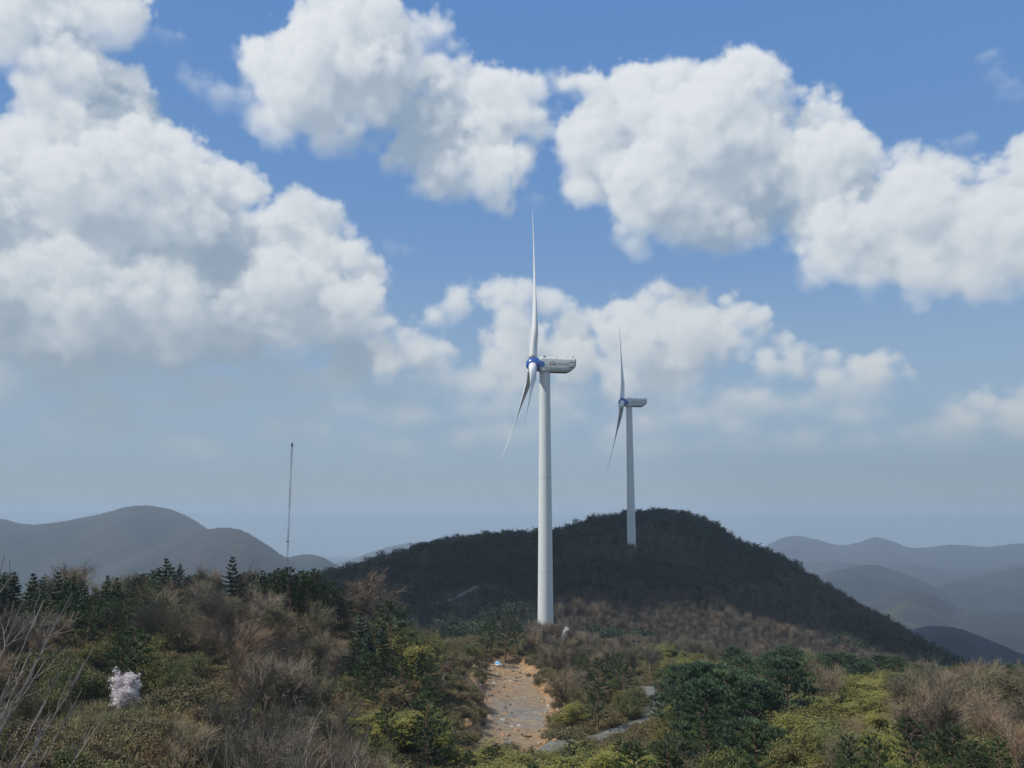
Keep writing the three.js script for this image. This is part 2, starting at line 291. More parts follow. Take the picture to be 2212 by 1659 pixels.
const soilBump = grainTexture(256, 2, (x, y) => fbm2(x / 9, y / 9, 4));
soilBump.colorSpace = THREE.NoColorSpace;
const groundMaterial = new THREE.MeshStandardMaterial({ name: 'soil', vertexColors: true, map: soilMap, bumpMap: soilBump, bumpScale: 0.12, roughness: 0.96 });

// ---------------------------------------------------------------- colour of the ground: leaf litter, dry grass, bare soil, far woods
const WOOD = [0.052, 0.050, 0.030], LITTER = [0.125, 0.088, 0.052], STRAW = [0.20, 0.165, 0.085], GREENS = [0.075, 0.085, 0.030], SOIL = [0.34, 0.20, 0.092], GRAVEL = [0.275, 0.205, 0.125];
const mix3 = (a, b, t) => [lerp(a[0], b[0], t), lerp(a[1], b[1], t), lerp(a[2], b[2], t)];
function groundColour(x, z) {
  const r = Math.hypot(x, z), n = fbm2(x / 9 + 4, z / 9, 4), m = fbm2(x / 38, z / 38 + 11, 3);
  let c = mix3(LITTER, GREENS, smooth(0.42, 0.68, m)); c = mix3(c, STRAW, smooth(0.5, 0.72, n) * 0.7);
  if (x < -12 && x > -60 && r < 84) c = mix3(c, STRAW, 0.55 * smooth(-12, -22, x));
  if (r > 255) c = mix3(c, mix3(WOOD, LITTER, 0.5 * smooth(0.4, 0.6, m)), smooth(255, 330, r));
  if (x > -40 && x < 2 && z < -305 && z > -402) c = mix3(c, [0.19, 0.14, 0.10], 0.8 * smooth(0.3, 0.5, n) * smooth(-40, -30, x) * (1 - smooth(-8, 2, x)));
  if (r > 900) c = mix3([0.030, 0.038, 0.020], [0.07, 0.07, 0.04], smooth(0.35, 0.7, fbm2(x / 420, z / 420, 5)));
  if (r > 60 && r < 225 && Math.abs(x) < 45) { const t = trackAt(x, z); c = mix3(c, SOIL, 1 - smooth(t.w * 1.15, t.w * 1.55 + 1.4 * (n - 0.5), t.d)); }
  return c;
}
{ // one sheet to the horizon, finest where the photograph looks
  const rad = [], ang = []; for (let r = 1.2; r < 13500; r *= r < 260 ? 1.0145 : r < 700 ? 1.012 : 1.05) rad.push(r);
  for (let a = -42; a < 42; a += 0.3) ang.push(a); for (let a = 42; a < 318; a += 4) ang.push(a);
  const P = [0, ground(0, 0), 0], C = [...groundColour(0, 0)], U = [0, 0], I = [], n = ang.length;
  for (const r of rad) for (const a of ang) { const x = r * Math.sin(a * DEG), z = -r * Math.cos(a * DEG); P.push(x, ground(x, z), z); C.push(...groundColour(x, z)); U.push(x / 5, z / 5); }
  for (let k = 0; k < n; k++) I.push(0, 1 + (k + 1) % n, 1 + k);
  for (let j = 0; j < rad.length - 1; j++) for (let k = 0; k < n; k++) { const a = 1 + j * n + k, b = 1 + j * n + (k + 1) % n, c = a + n, d = b + n; I.push(a, b, c, b, d, c); }
  const g = new THREE.BufferGeometry(); g.setAttribute('position', new THREE.Float32BufferAttribute(P, 3)); g.setAttribute('color', new THREE.Float32BufferAttribute(C, 3)); g.setAttribute('uv', new THREE.Float32BufferAttribute(U, 2)); g.setIndex(I); g.computeVertexNormals();
  const m = new THREE.Mesh(g, groundMaterial); m.name = 'terrain'; m.receiveShadow = true; put(tag(m, null, null, null, 'structure'));
}
// ---------------------------------------------------------------- dirt track: its own sheet with ruts, gravel and a crumbling orange bank
{
  const P = [], C = [], U = [], I = [], rows = 300, cols = 44; const pts = TRACK.map((p) => new THREE.Vector3(p.x, 0, p.z)), curve = new THREE.CatmullRomCurve3(pts), ws = TRACK.map((p) => p.w);
  for (let i = 0; i <= rows; i++) {
    const t = i / rows, p = curve.getPoint(t), q = curve.getTangent(t), f = t * (ws.length - 1), k = Math.min(ws.length - 2, f | 0), w = lerp(ws[k], ws[k + 1], f - k), nx = -q.z, nz = q.x;
    for (let j = 0; j <= cols; j++) {
      const s = j / cols * 2 - 1, edge = 1 + 0.32 * (fbm2(i / 16, s > 0 ? 3.3 : 8.8, 4) - 0.5) * 2.4, o = s * w * 1.06 * edge, x = p.x + nx * o, z = p.z + nz * o, rut = Math.exp(-(((Math.abs(s + 0.05) - 0.3) / 0.09) ** 2)), e = smooth(0.6, 1, Math.abs(s));
      const cr = fbm2(x / 1.1, z / 1.1, 4);
      P.push(x, ground(x, z) + 0.16 * (1 - smooth(0.93, 1, Math.abs(s))) - 0.09 * (Math.abs(s) > 0.985 ? 1 : 0) - 0.05 * rut * (0.4 + cr) + 0.5 * e * (cr - 0.42) * (1 - smooth(0.9, 1, Math.abs(s))) + 0.12 * (cr - 0.5), z);
      const n = fbm2(x / 3.1, z / 3.1 + 5, 4); let c = mix3(GRAVEL, SOIL, clamp(e * 1.2 + smooth(0.42, 0.62, n) * 0.6, 0, 1));
      const grey = Math.exp(-(((t - 0.60) / 0.10) ** 2)) * (1 - e) * smooth(0.36, 0.56, n + 0.1); c = mix3(c, [0.20, 0.19, 0.18], grey * 0.9);
      C.push(...c.map((v) => v * (0.55 + 0.62 * fbm2(x / 0.8 + 40, z / 0.8, 3) + (noise2(x * 2.1, z * 2.1) > 0.86 ? 0.25 : 0)))); U.push(x / 2.3, z / 2.3);
    }
  }
  for (let i = 0; i < rows; i++) for (let j = 0; j < cols; j++) { const a = i * (cols + 1) + j, b = a + 1, c = a + cols + 1, d = c + 1; I.push(a, b, c, b, d, c); }
  const g = new THREE.BufferGeometry(); g.setAttribute('position', new THREE.Float32BufferAttribute(P, 3)); g.setAttribute('color', new THREE.Float32BufferAttribute(C, 3)); g.setAttribute('uv', new THREE.Float32BufferAttribute(U, 2)); g.setIndex(I); g.computeVertexNormals();
  const m = new THREE.Mesh(g, new THREE.MeshStandardMaterial({ name: 'track_soil', vertexColors: true, bumpMap: soilBump, bumpScale: 0.15, roughness: 0.97 })); m.name = 'dirt_track'; m.receiveShadow = true; put(tag(m, null, null, null, 'structure'));
}
// ---------------------------------------------------------------- concrete lane and the road across the dark hill
const concrete = new THREE.MeshStandardMaterial({ name: 'concrete', vertexColors: true, map: soilMap, roughness: 0.9 });
const LANE = [[1130, 1640], [1180, 1622], [1240, 1606], [1310, 1590], [1370, 1570], [1415, 1548], [1430, 1530], [1418, 1512], [1404, 1496], [1396, 1484]].map(([px, py]) => pick(px, py));
const HILL_ROAD = [[880, 1330], [915, 1314], [950, 1303], [980, 1294], [1005, 1283], [1030, 1268]].map(([px, py]) => pick(px, py));
function strip(name, pts, width, thick, colour, rows) {
  const curve = new THREE.CatmullRomCurve3(pts), P = [], C = [], U = [], I = [];
  for (let i = 0; i <= rows; i++) {
    const p = curve.getPoint(i / rows), q = curve.getTangent(i / rows), l = Math.hypot(q.x, q.z), nx = -q.z / l, nz = q.x / l, joint = i % 6 === 0;
    let top = -1e9; for (let j = -2; j <= 2; j++) top = Math.max(top, ground(p.x + nx * width * j / 4, p.z + nz * width * j / 4));
    for (let j = 0; j < 6; j++) {
      const s = [-0.5, -0.5, -0.17, 0.17, 0.5, 0.5][j], x = p.x + nx * width * s, z = p.z + nz * width * s, n = 0.8 + 0.4 * fbm2(x / 1.3, z / 1.3, 3);
      P.push(x, j === 0 || j === 5 ? ground(x, z) - 0.4 : Math.max(ground(x, z), top - 0.25) + thick - (joint ? 0.03 : 0), z); C.push(...colour.map((v) => v * n * (joint ? 0.75 : 1))); U.push(x / 3, z / 3);
    }
  }
  for (let i = 0; i < rows; i++) for (let j = 0; j < 5; j++) { const a = i * 6 + j, b = a + 1, c = a + 6, d = c + 1; I.push(a, b, c, b, d, c); }
  const g = new THREE.BufferGeometry(); g.setAttribute('position', new THREE.Float32BufferAttribute(P, 3)); g.setAttribute('color', new THREE.Float32BufferAttribute(C, 3)); g.setAttribute('uv', new THREE.Float32BufferAttribute(U, 2)); g.setIndex(I); g.computeVertexNormals();
  const m = new THREE.Mesh(g, concrete); m.name = name; m.receiveShadow = true; put(tag(m, null, null, null, 'structure'));
}
strip('concrete_lane', LANE, 2.6, 0.14, [0.36, 0.345, 0.32], 90);
strip('hill_road', HILL_ROAD, 2.8, 0.2, [0.42, 0.37, 0.31], 50);
const nearLine = (pts, x, z, r) => { for (let i = 0; i < pts.length - 1; i++) { const a = pts[i], b = pts[i + 1], dx = b.x - a.x, dz = b.z - a.z, t = clamp(((x - a.x) * dx + (z - a.z) * dz) / (dx * dx + dz * dz), 0, 1); if ((x - a.x - dx * t) ** 2 + (z - a.z - dz * t) ** 2 < r * r) return true; } return false; };

// ---------------------------------------------------------------- far mountains
const mountainMaterial = new THREE.MeshStandardMaterial({ name: 'far_woods', vertexColors: true, roughness: 1 });
function mountain(name, crest, d, front, back, o = {}) {
  const cell = o.cell ?? d / 420, base = o.base ?? -280 - 0.036 * Math.max(0, d - 1500), seed = o.seed ?? d, tone = o.tone ?? 0.5;
  const x0 = crest[0][0], x1 = crest.at(-1)[0], cols = Math.ceil((x1 - x0) / FOCAL * d / cell), nf = Math.ceil(front / cell / 1.3), nb = 14, P = [], C = [], I = [];
  const yAt = (px) => { let k = 0; while (k < crest.length - 2 && crest[k + 1][0] < px) k++; const p = (i) => crest[clamp(i, 0, crest.length - 1)], a = p(k), b = p(k + 1), t = clamp((px - a[0]) / (b[0] - a[0]), 0, 1), m0 = (b[1] - p(k - 1)[1]) / (b[0] - p(k - 1)[0] || 1) * (b[0] - a[0]), m1 = (p(k + 2)[1] - a[1]) / (p(k + 2)[0] - a[0] || 1) * (b[0] - a[0]); return (2 * t ** 3 - 3 * t * t + 1) * a[1] + (t ** 3 - 2 * t * t + t) * m0 + (3 * t * t - 2 * t ** 3) * b[1] + (t ** 3 - t * t) * m1; };
  for (let i = 0; i <= cols; i++) {
    const px = lerp(x0, x1, i / cols), c = ahead(px, yAt(px), d), l = Math.hypot(c.x, c.z), ux = c.x / l, uz = c.z / l;
    for (let j = -nf; j <= nb; j++) {
      const t = j < 0 ? j / nf : j / nb, off = j < 0 ? t * front : t * back, x = c.x + ux * off, z = c.z + uz * off, a = Math.abs(t);
      const spur = fbm2(c.x / (front * 0.45) + seed, off / (front * 1.4), 3) - 0.5, fine = fbm2(x / (front * 0.16) + seed, z / (front * 0.16), 4) - 0.5, k = Math.sin(Math.PI * Math.min(1, a * 1.05)) ** 0.8;
      const w = a + spur * 0.85 * k; let p = w <= 0 ? 1 : w >= 1 ? 0 : Math.pow(0.5 + 0.5 * Math.cos(Math.PI * Math.pow(w, 0.85)), 0.9);
      P.push(x, lerp(base, c.y, p) + fine * (c.y - base) * 0.09 * k + (hash3(i, j, 5) - 0.5) * cell * 0.5, z);
      const n = fbm2(x / (front * 0.12) + 7, z / (front * 0.12), 4) + (fbm2(x / (front * 0.4), z / (front * 0.4) + 3, 2) - 0.5) * 0.8; let col = mix3([0.008, 0.014, 0.011], [0.028, 0.025, 0.022], smooth(0.3, 0.68, n + (tone - 0.5) * 0.6));
      col = mix3(col, [0.07, 0.085, 0.03], smooth(0.62, 0.8, fbm2(x / (front * 0.2) + 20, z / (front * 0.2), 3)) * (o.green ?? 0.2));
      const s = 0.4 + 1.2 * hash3(i, j, 9); C.push(col[0] * s, col[1] * s, col[2] * s);
    }
  }
  const n = nf + nb + 1; for (let i = 0; i < cols; i++) for (let j = 0; j < n - 1; j++) { const a = i * n + j, b = a + 1, c = a + n, d2 = c + 1; I.push(a, c, b, b, c, d2); }
  const g = new THREE.BufferGeometry(); g.setAttribute('position', new THREE.Float32BufferAttribute(P, 3)); g.setAttribute('color', new THREE.Float32BufferAttribute(C, 3)); g.setIndex(I); g.computeVertexNormals();
  const m = new THREE.Mesh(g, mountainMaterial); m.name = numbered(name); put(tag(m, null, null, null, 'structure')); return m;
}
mountain('wooded_mountain', [[-420, 1210], [-250, 1165], [-120, 1128], [0, 1121], [40, 1130], [80, 1133], [150, 1124], [230, 1107], [270, 1096], [308, 1092], [350, 1096], [385, 1106], [430, 1130], [460, 1150], [540, 1190], [640, 1250], [760, 1310]], 3300, 1500, 900, { seed: 3 });
mountain('wooded_mountain', [[150, 1262], [230, 1225], [320, 1188], [390, 1162], [445, 1146], [485, 1141], [525, 1148], [575, 1176], [615, 1203], [680, 1235], [760, 1280]], 2700, 1150, 500, { seed: 8, tone: 0.7 });
mountain('wooded_mountain', [[540, 1240], [600, 1213], [640, 1200], [668, 1198], [700, 1205], [740, 1228], [800, 1262]], 3000, 900, 600, { seed: 21 });
mountain('distant_mountain', [[560, 1240], [660, 1226], [740, 1214], [800, 1194], [850, 1180], [900, 1172], [980, 1170], [1060, 1178], [1200, 1215]], 5800, 1700, 1200, { seed: 31 });
mountain('distant_mountain', [[480, 1216], [620, 1206], [740, 1208], [860, 1204], [1000, 1200]], 10500, 2200, 1800, { seed: 35, cell: 40 });
mountain('distant_mountain', [[1500, 1215], [1590, 1200], [1650, 1180], [1690, 1163], [1722, 1158], [1760, 1165], [1815, 1178], [1855, 1172], [1893, 1161], [1930, 1170], [1970, 1184], [2060, 1177], [2130, 1181], [2212, 1174], [2320, 1180], [2500, 1200]], 6000, 2600, 2000, { seed: 41 });
mountain('distant_mountain', [[1560, 1260], [1680, 1232], [1790, 1212], [1880, 1222], [1960, 1216], [2060, 1232], [2140, 1226], [2230, 1214], [2400, 1240]], 4700, 1900, 1200, { seed: 52 });
mountain('wooded_mountain', [[1600, 1330], [1700, 1272], [1780, 1240], [1840, 1226], [1885, 1220], [1930, 1232], [2000, 1258], [2060, 1290], [2140, 1330]], 3400, 1300, 800, { seed: 63, tone: 0.4 });
mountain('wooded_mountain', [[1950, 1310], [2020, 1272], [2080, 1250], [2140, 1238], [2212, 1226], [2320, 1232], [2480, 1280]], 3600, 1300, 900, { seed: 69, tone: 0.4 });
mountain('wooded_mountain', [[1740, 1370], [1830, 1325], [1900, 1292], [1960, 1272], [2010, 1284], [2070, 1318], [2140, 1350], [2250, 1390]], 2600, 800, 600, { seed: 74, tone: 0.5, green: 0.7 });
mountain('wooded_spur', [[2020, 1400], [2100, 1372], [2150, 1362], [2212, 1372], [2300, 1390], [2420, 1420]], 2100, 420, 400, { seed: 88, green: 0.6, base: -270 });
mountain('wooded_spur', [[1850, 1450], [1940, 1396], [1985, 1369], [2030, 1357], [2075, 1362], [2120, 1378], [2180, 1402], [2260, 1440], [2380, 1500]], 1250, 420, 300, { seed: 95, tone: 0.25, base: -275, cell: 2.6 });
{ // pale fields and a scar of bare orange earth on the valley floor
  const field = (name, px, py, d, w, l, turn, colour) => {
    const p = ahead(px, py, d), P = [], I = [], n = 10, y0 = p.y;
    for (let i = 0; i <= n; i++) for (let j = 0; j <= n; j++) { const u = (i / n - 0.5) * w * (0.8 + 0.5 * noise2(j * 0.7, px)), v = (j / n - 0.5) * l * (0.8 + 0.5 * noise2(i * 0.7, px + 5)), x = p.x + u * Math.cos(turn) - v * Math.sin(turn), z = p.z + u * Math.sin(turn) + v * Math.cos(turn); P.push(x, y0 + 2 * noise2(i * 0.5, j * 0.5) + (v + l / 2) * -0.02, z); }
    for (let i = 0; i < n; i++) for (let j = 0; j < n; j++) { const a = i * (n + 1) + j; I.push(a, a + 1, a + n + 1, a + 1, a + n + 2, a + n + 1); }
    const skirt = new THREE.BufferGeometry(); skirt.setAttribute('position', new THREE.Float32BufferAttribute(P, 3)); skirt.setIndex(I); skirt.computeVertexNormals();
    const m = new THREE.Mesh(skirt, new THREE.MeshStandardMaterial({ color: new THREE.Color().setRGB(...colour), roughness: 1 })); m.name = numbered(name); put(tag(m, null, null, null, 'structure'));
  };
  field('bare_earth_field', 2135, 1363, 2350, 120, 70, 0.2, [0.40, 0.24, 0.14]);
  field('pale_field', 2195, 1378, 2150, 110, 60, 0.4, [0.34, 0.30, 0.20]);
  field('pale_field', 2095, 1358, 2500, 160, 90, -0.2, [0.16, 0.15, 0.08]);
}
// ---------------------------------------------------------------- the cumulus that keeps the sun off the hill behind the turbines
{
  const R = rng(77), parts = [], T = 1220, cx = 95 + SUN.x * T, cy = -20 + SUN.y * T, cz = -600 + SUN.z * T, m = new THREE.Matrix4();
  const puff = (x, y, z, r) => {
    const g = new THREE.IcosahedronGeometry(1, 14), p = g.attributes.position, v = new THREE.Vector3();
    for (let i = 0; i < p.count; i++) { v.fromBufferAttribute(p, i).normalize(); const n = 0.8 + 0.34 * noise3(v.x * 2.2 + x, v.y * 2.2 + y, v.z * 2.2 + z) + 0.16 * noise3(v.x * 6 + x, v.y * 6 + y, v.z * 6) + 0.07 * noise3(v.x * 15, v.y * 15 + x, v.z * 15); p.setXYZ(i, v.x * r * n, v.y * r * n * (v.y < 0 ? 0.35 : 0.8), v.z * r * n); }
    g.deleteAttribute('uv'); g.deleteAttribute('normal'); parts.push(g.applyMatrix4(m.makeTranslation(x, y, z)));
  };
  for (let i = 0; i < 15; i++) for (let j = 0; j < 6; j++) { const u = i / 14 * 2 - 1, v = j / 5 * 2 - 1; if (u * u * 0.6 + v * v * 0.5 > 0.92) continue; const px = cx + u * 560 + (R() - 0.5) * 50, pz = cz + v * 205 + (R() - 0.5) * 30, r = 70 + R() * 45, gx = px - SUN.x * T, front = gx > 20 && gx < 125 ? -408 : gx >= 125 ? -292 : -352; puff(px, cy + R() * 60 * (1 - u * u), Math.min(pz, front - r * 0.9 + SUN.z * T), r); }
  const white = new THREE.MeshStandardMaterial({ name: 'cloud', color: new THREE.Color().setRGB(0.9, 0.9, 0.9), roughness: 1 });
  const done = () => { const g = mergeGeometries(parts); parts.length = 0; g.computeVertexNormals(); const c = new THREE.Mesh(g, white); c.name = numbered('cloud'); c.castShadow = true; put(tag(c, null, null, null, 'structure')); };
  done();
  // its neighbour over the far spur on the right
  const bank = (gx, gz, up, w, l, r) => { const t = up / SUN.y, n = Math.ceil(w / r / 0.8), m = Math.ceil(l / r / 0.8); for (let i = 0; i <= n; i++) for (let j = 0; j <= m; j++) { const u = i / n * 2 - 1, v = j / m * 2 - 1; if (u * u * 0.7 + v * v * 0.6 > 0.95) continue; puff(gx + SUN.x * t + u * w + (R() - 0.5) * r * 0.4, up + R() * r * 0.5, gz + SUN.z * t + v * l + (R() - 0.5) * r * 0.4, r * (0.8 + 0.5 * R())); } done(); };
  bank(700, -1330, 1050, 330, 260, 110);
}
// ---------------------------------------------------------------- wind turbines
function streaked(seed, streaks) {      // white paint with faint run marks and grime, uv: u around, v along
  const W = 512, H = 1024, c = document.createElement('canvas'); c.width = W; c.height = H; const g = c.getContext('2d'), R = rng(seed);
  g.fillStyle = '#eef0ee'; g.fillRect(0, 0, W, H);
  for (let i = 0; i < streaks; i++) { const x = R() * W, y = R() * H, l = 40 + R() * 260; g.globalAlpha = 0.025 + 0.06 * R(); g.fillStyle = R() < 0.5 ? '#7d7a6c' : '#9aa09c'; g.fillRect(x, y, 1 + R() * 5, l); }
  for (let i = 0; i < 500; i++) { g.globalAlpha = 0.03 + 0.04 * R(); g.fillStyle = '#8d8f88'; g.beginPath(); g.arc(R() * W, R() * H, 1 + R() * 9, 0, TAU); g.fill(); }
  g.globalAlpha = 1; const t = new THREE.CanvasTexture(c); t.colorSpace = THREE.SRGBColorSpace; t.wrapS = t.wrapT = THREE.RepeatWrapping; return t;
}
const M = {
  tower: new THREE.MeshPhysicalMaterial({ name: 'tower_paint', map: streaked(5, 160), color: new THREE.Color().setRGB(0.72, 0.73, 0.72), roughness: 0.42, clearcoat: 0.2, clearcoatRoughness: 0.4 }),
  nacelle: new THREE.MeshPhysicalMaterial({ name: 'nacelle_paint', map: streaked(6, 320), color: new THREE.Color().setRGB(0.72, 0.73, 0.70), roughness: 0.38, clearcoat: 0.25, clearcoatRoughness: 0.3 }),
  blade: new THREE.MeshPhysicalMaterial({ name: 'blade_paint', color: new THREE.Color().setRGB(0.70, 0.71, 0.70), roughness: 0.35, clearcoat: 0.3, clearcoatRoughness: 0.25 }),
  blue: new THREE.MeshPhysicalMaterial({ name: 'blue_paint', color: new THREE.Color().setRGB(0.022, 0.085, 0.36), roughness: 0.28, clearcoat: 0.8, clearcoatRoughness: 0.12 }),
  dark: new THREE.MeshStandardMaterial({ name: 'dark_rubber', color: new THREE.Color().setRGB(0.03, 0.035, 0.04), roughness: 0.7 }),
  steel: new THREE.MeshStandardMaterial({ name: 'galvanised_steel', color: new THREE.Color().setRGB(0.42, 0.43, 0.44), roughness: 0.5, metalness: 0.6 }),
  seam: new THREE.MeshStandardMaterial({ name: 'flange', color: new THREE.Color().setRGB(0.5, 0.51, 0.5), roughness: 0.5 }),
};
function part(name, geometry, material, parent) { const m = new THREE.Mesh(geometry, material); m.name = name; m.castShadow = m.receiveShadow = true; parent.add(m); return m; }
function loft(rings, close = true) {    // rings of equal length -> smooth skin with uv
  const P = [], U = [], I = [], n = rings[0].length, step = close ? n : n - 1;
  rings.forEach((r, i) => { r.forEach((p, j) => { P.push(p[0], p[1], p[2]); U.push(j / n, i / (rings.length - 1)); }); });
  for (let i = 0; i < rings.length - 1; i++) for (let j = 0; j < step; j++) { const a = i * n + j, b = i * n + (j + 1) % n, c = a + n, d = b + n; I.push(a, b, c, b, d, c); }
  for (const [k, f] of [[0, 1], [rings.length - 1, 0]]) { const m = P.length / 3, r = rings[k], s = [0, 0, 0]; for (const p of r) for (let c = 0; c < 3; c++) s[c] += p[c] / n; P.push(...s); U.push(0.5, k ? 1 : 0); if (close) for (let j = 0; j < n; j++) { const a = k * n + j, b = k * n + (j + 1) % n; f ? I.push(m, b, a) : I.push(m, a, b); } }
  const g = new THREE.BufferGeometry(); g.setAttribute('position', new THREE.Float32BufferAttribute(P, 3)); g.setAttribute('uv', new THREE.Float32BufferAttribute(U, 2)); g.setIndex(I); g.computeVertexNormals(); return g;
}
// blade along +y, its flat face to +x (the wind); r measured from the hub centre
function bladeGeometry(L) {
  const rings = [];
  for (let i = 0; i <= 44; i++) {
    const t = i / 44, r = lerp(1.75, L, t), q = (r - 1.75) / (L - 1.75), root = 1 - smooth(0.02, 0.17, q), chord = lerp(q < 0.19 ? lerp(2.45, 3.1, smooth(0.03, 0.19, q)) : lerp(3.1, 0.42, Math.pow((q - 0.19) / 0.81, 0.82)), 2.45, root) * (1 - Math.pow(q, 26)) + 0.02, thick = chord * lerp(lerp(0.66, 0.24, smooth(0.06, 0.5, q)), 1, root), twist = lerp(24, 4, smooth(0.1, 0.9, q)) * DEG, bend = -1.7 * q * q, ring = [];
    for (let j = 0; j < 28; j++) {
      const a = j / 28 * TAU, cx = Math.cos(a), sy = Math.sin(a), u = 0.5 + 0.5 * cx;                     // u: 1 leading, 0 trailing
      const air = Math.sign(sy) * Math.pow(Math.abs(sy), 1.0) * Math.pow(u, 0.45) * 1.25, y = lerp(air, sy, root) * thick / 2, x = (lerp(cx * 0.5 + 0.2, cx * 0.5, 0.5 + 0.5 * root)) * chord;
      ring.push([y * Math.cos(twist) + x * Math.sin(twist) - bend * -1, r, x * Math.cos(twist) - y * Math.sin(twist)]);
    }
    rings.push(ring);
  }
  return loft(rings);
}
// writing on the nacelle's side: the utility's mark, its name in Hangul, and the unit number
function nacellePrint() {
  const c = document.createElement('canvas'); c.width = 1024; c.height = 420; const g = c.getContext('2d'); g.clearRect(0, 0, 1024, 420); g.lineCap = 'round'; g.lineJoin = 'round';
  g.strokeStyle = '#b3123a'; g.lineWidth = 22; g.beginPath(); g.moveTo(120, 190); g.quadraticCurveTo(20, 235, 40, 165); g.quadraticCurveTo(70, 70, 190, 42); g.quadraticCurveTo(275, 28, 262, 92); g.stroke();
  g.lineWidth = 13; g.beginPath(); g.moveTo(48, 140); g.lineTo(122, 132); g.stroke();
  g.fillStyle = '#1c3556'; g.font = 'italic bold 135px sans-serif'; g.fillText('wp', 150, 190);
  // Hangul syllables from strokes in a 10 x 10 box: lines [x0, y0, x1, y1 ...], circles [cx, cy, r]
  const GLYPH = [
    [[[3, 0.6, 5.2, 0.6], [1.4, 2, 6.6, 2], [8, 0.4, 8, 6], [8, 3, 9.6, 3], [2, 7, 2, 9.4, 9, 9.4]], [[4, 4.2, 1.5]]],
    [[[2, 0.8, 8, 0.8, 7.6, 3.4], [0.6, 4.8, 9.4, 4.8], [5, 4.8, 5, 6.6], [2, 6.8, 8, 6.8, 8, 9.8]], []],
    [[[8, 0.6, 2, 0.6, 2, 3, 8, 3], [5, 3, 5, 4.6], [0.6, 4.8, 9.4, 4.8]], [[5, 7.8, 1.9]]],
    [[[4, 0.8, 3.6, 4, 0.8, 8.4], [3.8, 4, 6.4, 8.4], [8.6, 0.4, 8.6, 9.8], [6.2, 4.4, 8.6, 4.4]], []],
    [[[1.4, 0.6, 1.4, 4.6, 6, 4.6, 6, 0.6], [1.4, 2.4, 6, 2.4], [8, 0.2, 8, 5.2], [8, 2.8, 9.8, 2.8], [2, 6, 8.4, 6, 8.4, 7.8, 2, 7.8, 2, 9.6, 8.8, 9.6]], []],
    [[[1, 0.8, 6, 0.8, 3.6, 2.6, 1, 5], [3.6, 2.6, 6.4, 5], [8.6, 0.4, 8.6, 6.2], [6.4, 3, 8.6, 3], [2, 7, 2, 9.4, 9, 9.4]], []],
  ];
  g.strokeStyle = '#1e3a5c'; g.lineWidth = 9;
  GLYPH.forEach(([lines, rounds], i) => { const X = 380 + i * 102, Y = 98, s = 8.8; for (const l of lines) { g.beginPath(); g.moveTo(X + l[0] * s, Y + l[1] * s); for (let k = 2; k < l.length; k += 2) g.lineTo(X + l[k] * s, Y + l[k + 1] * s); g.stroke(); } for (const [x, y, r] of rounds) { g.beginPath(); g.arc(X + x * s, Y + y * s, r * s, 0, TAU); g.stroke(); } });
  g.fillStyle = '#2b3640'; g.font = 'bold 92px sans-serif'; g.fillText('A', 330, 385); g.fillText('0', 450, 385); g.fillText('1', 560, 385);
  const t = new THREE.CanvasTexture(c); t.colorSpace = THREE.SRGBColorSpace; return t;
}
const printMaterial = new THREE.MeshStandardMaterial({ name: 'print', map: nacellePrint(), transparent: true, roughness: 0.5 });
const HUB_H = 80, BLADE = 49.5, TILT = 5.2 * DEG, CONE = 3.2 * DEG;
function nacelleRing(x, n = 40) {       // section of the nacelle x metres behind its front, in (z, y) about the shaft
  const t = x / 10.8, lift = x > 7.6 ? Math.pow((x - 7.6) / 3.2, 2.0) : 0, top = 2.18 - 0.01 * x, bottom = -2.28 + lift * 1.9 + (x < 1.2 ? (1.2 - x) * 0.28 : 0), half = 1.95 * (x < 0.8 ? lerp(0.9, 1, x / 0.8) : 1) * (1 - 0.05 * smooth(8.5, 10.8, x)), cy = (top + bottom) / 2, hy = (top - bottom) / 2, ring = [];
  for (let j = 0; j < n; j++) { const a = j / n * TAU, c = Math.cos(a), s = Math.sin(a), e = 0.42; ring.push([x, cy + Math.sign(s) * Math.pow(Math.abs(s), s > 0 ? e : 0.62) * hy, Math.sign(c) * Math.pow(Math.abs(c), e) * half]); }
  return ring;
}
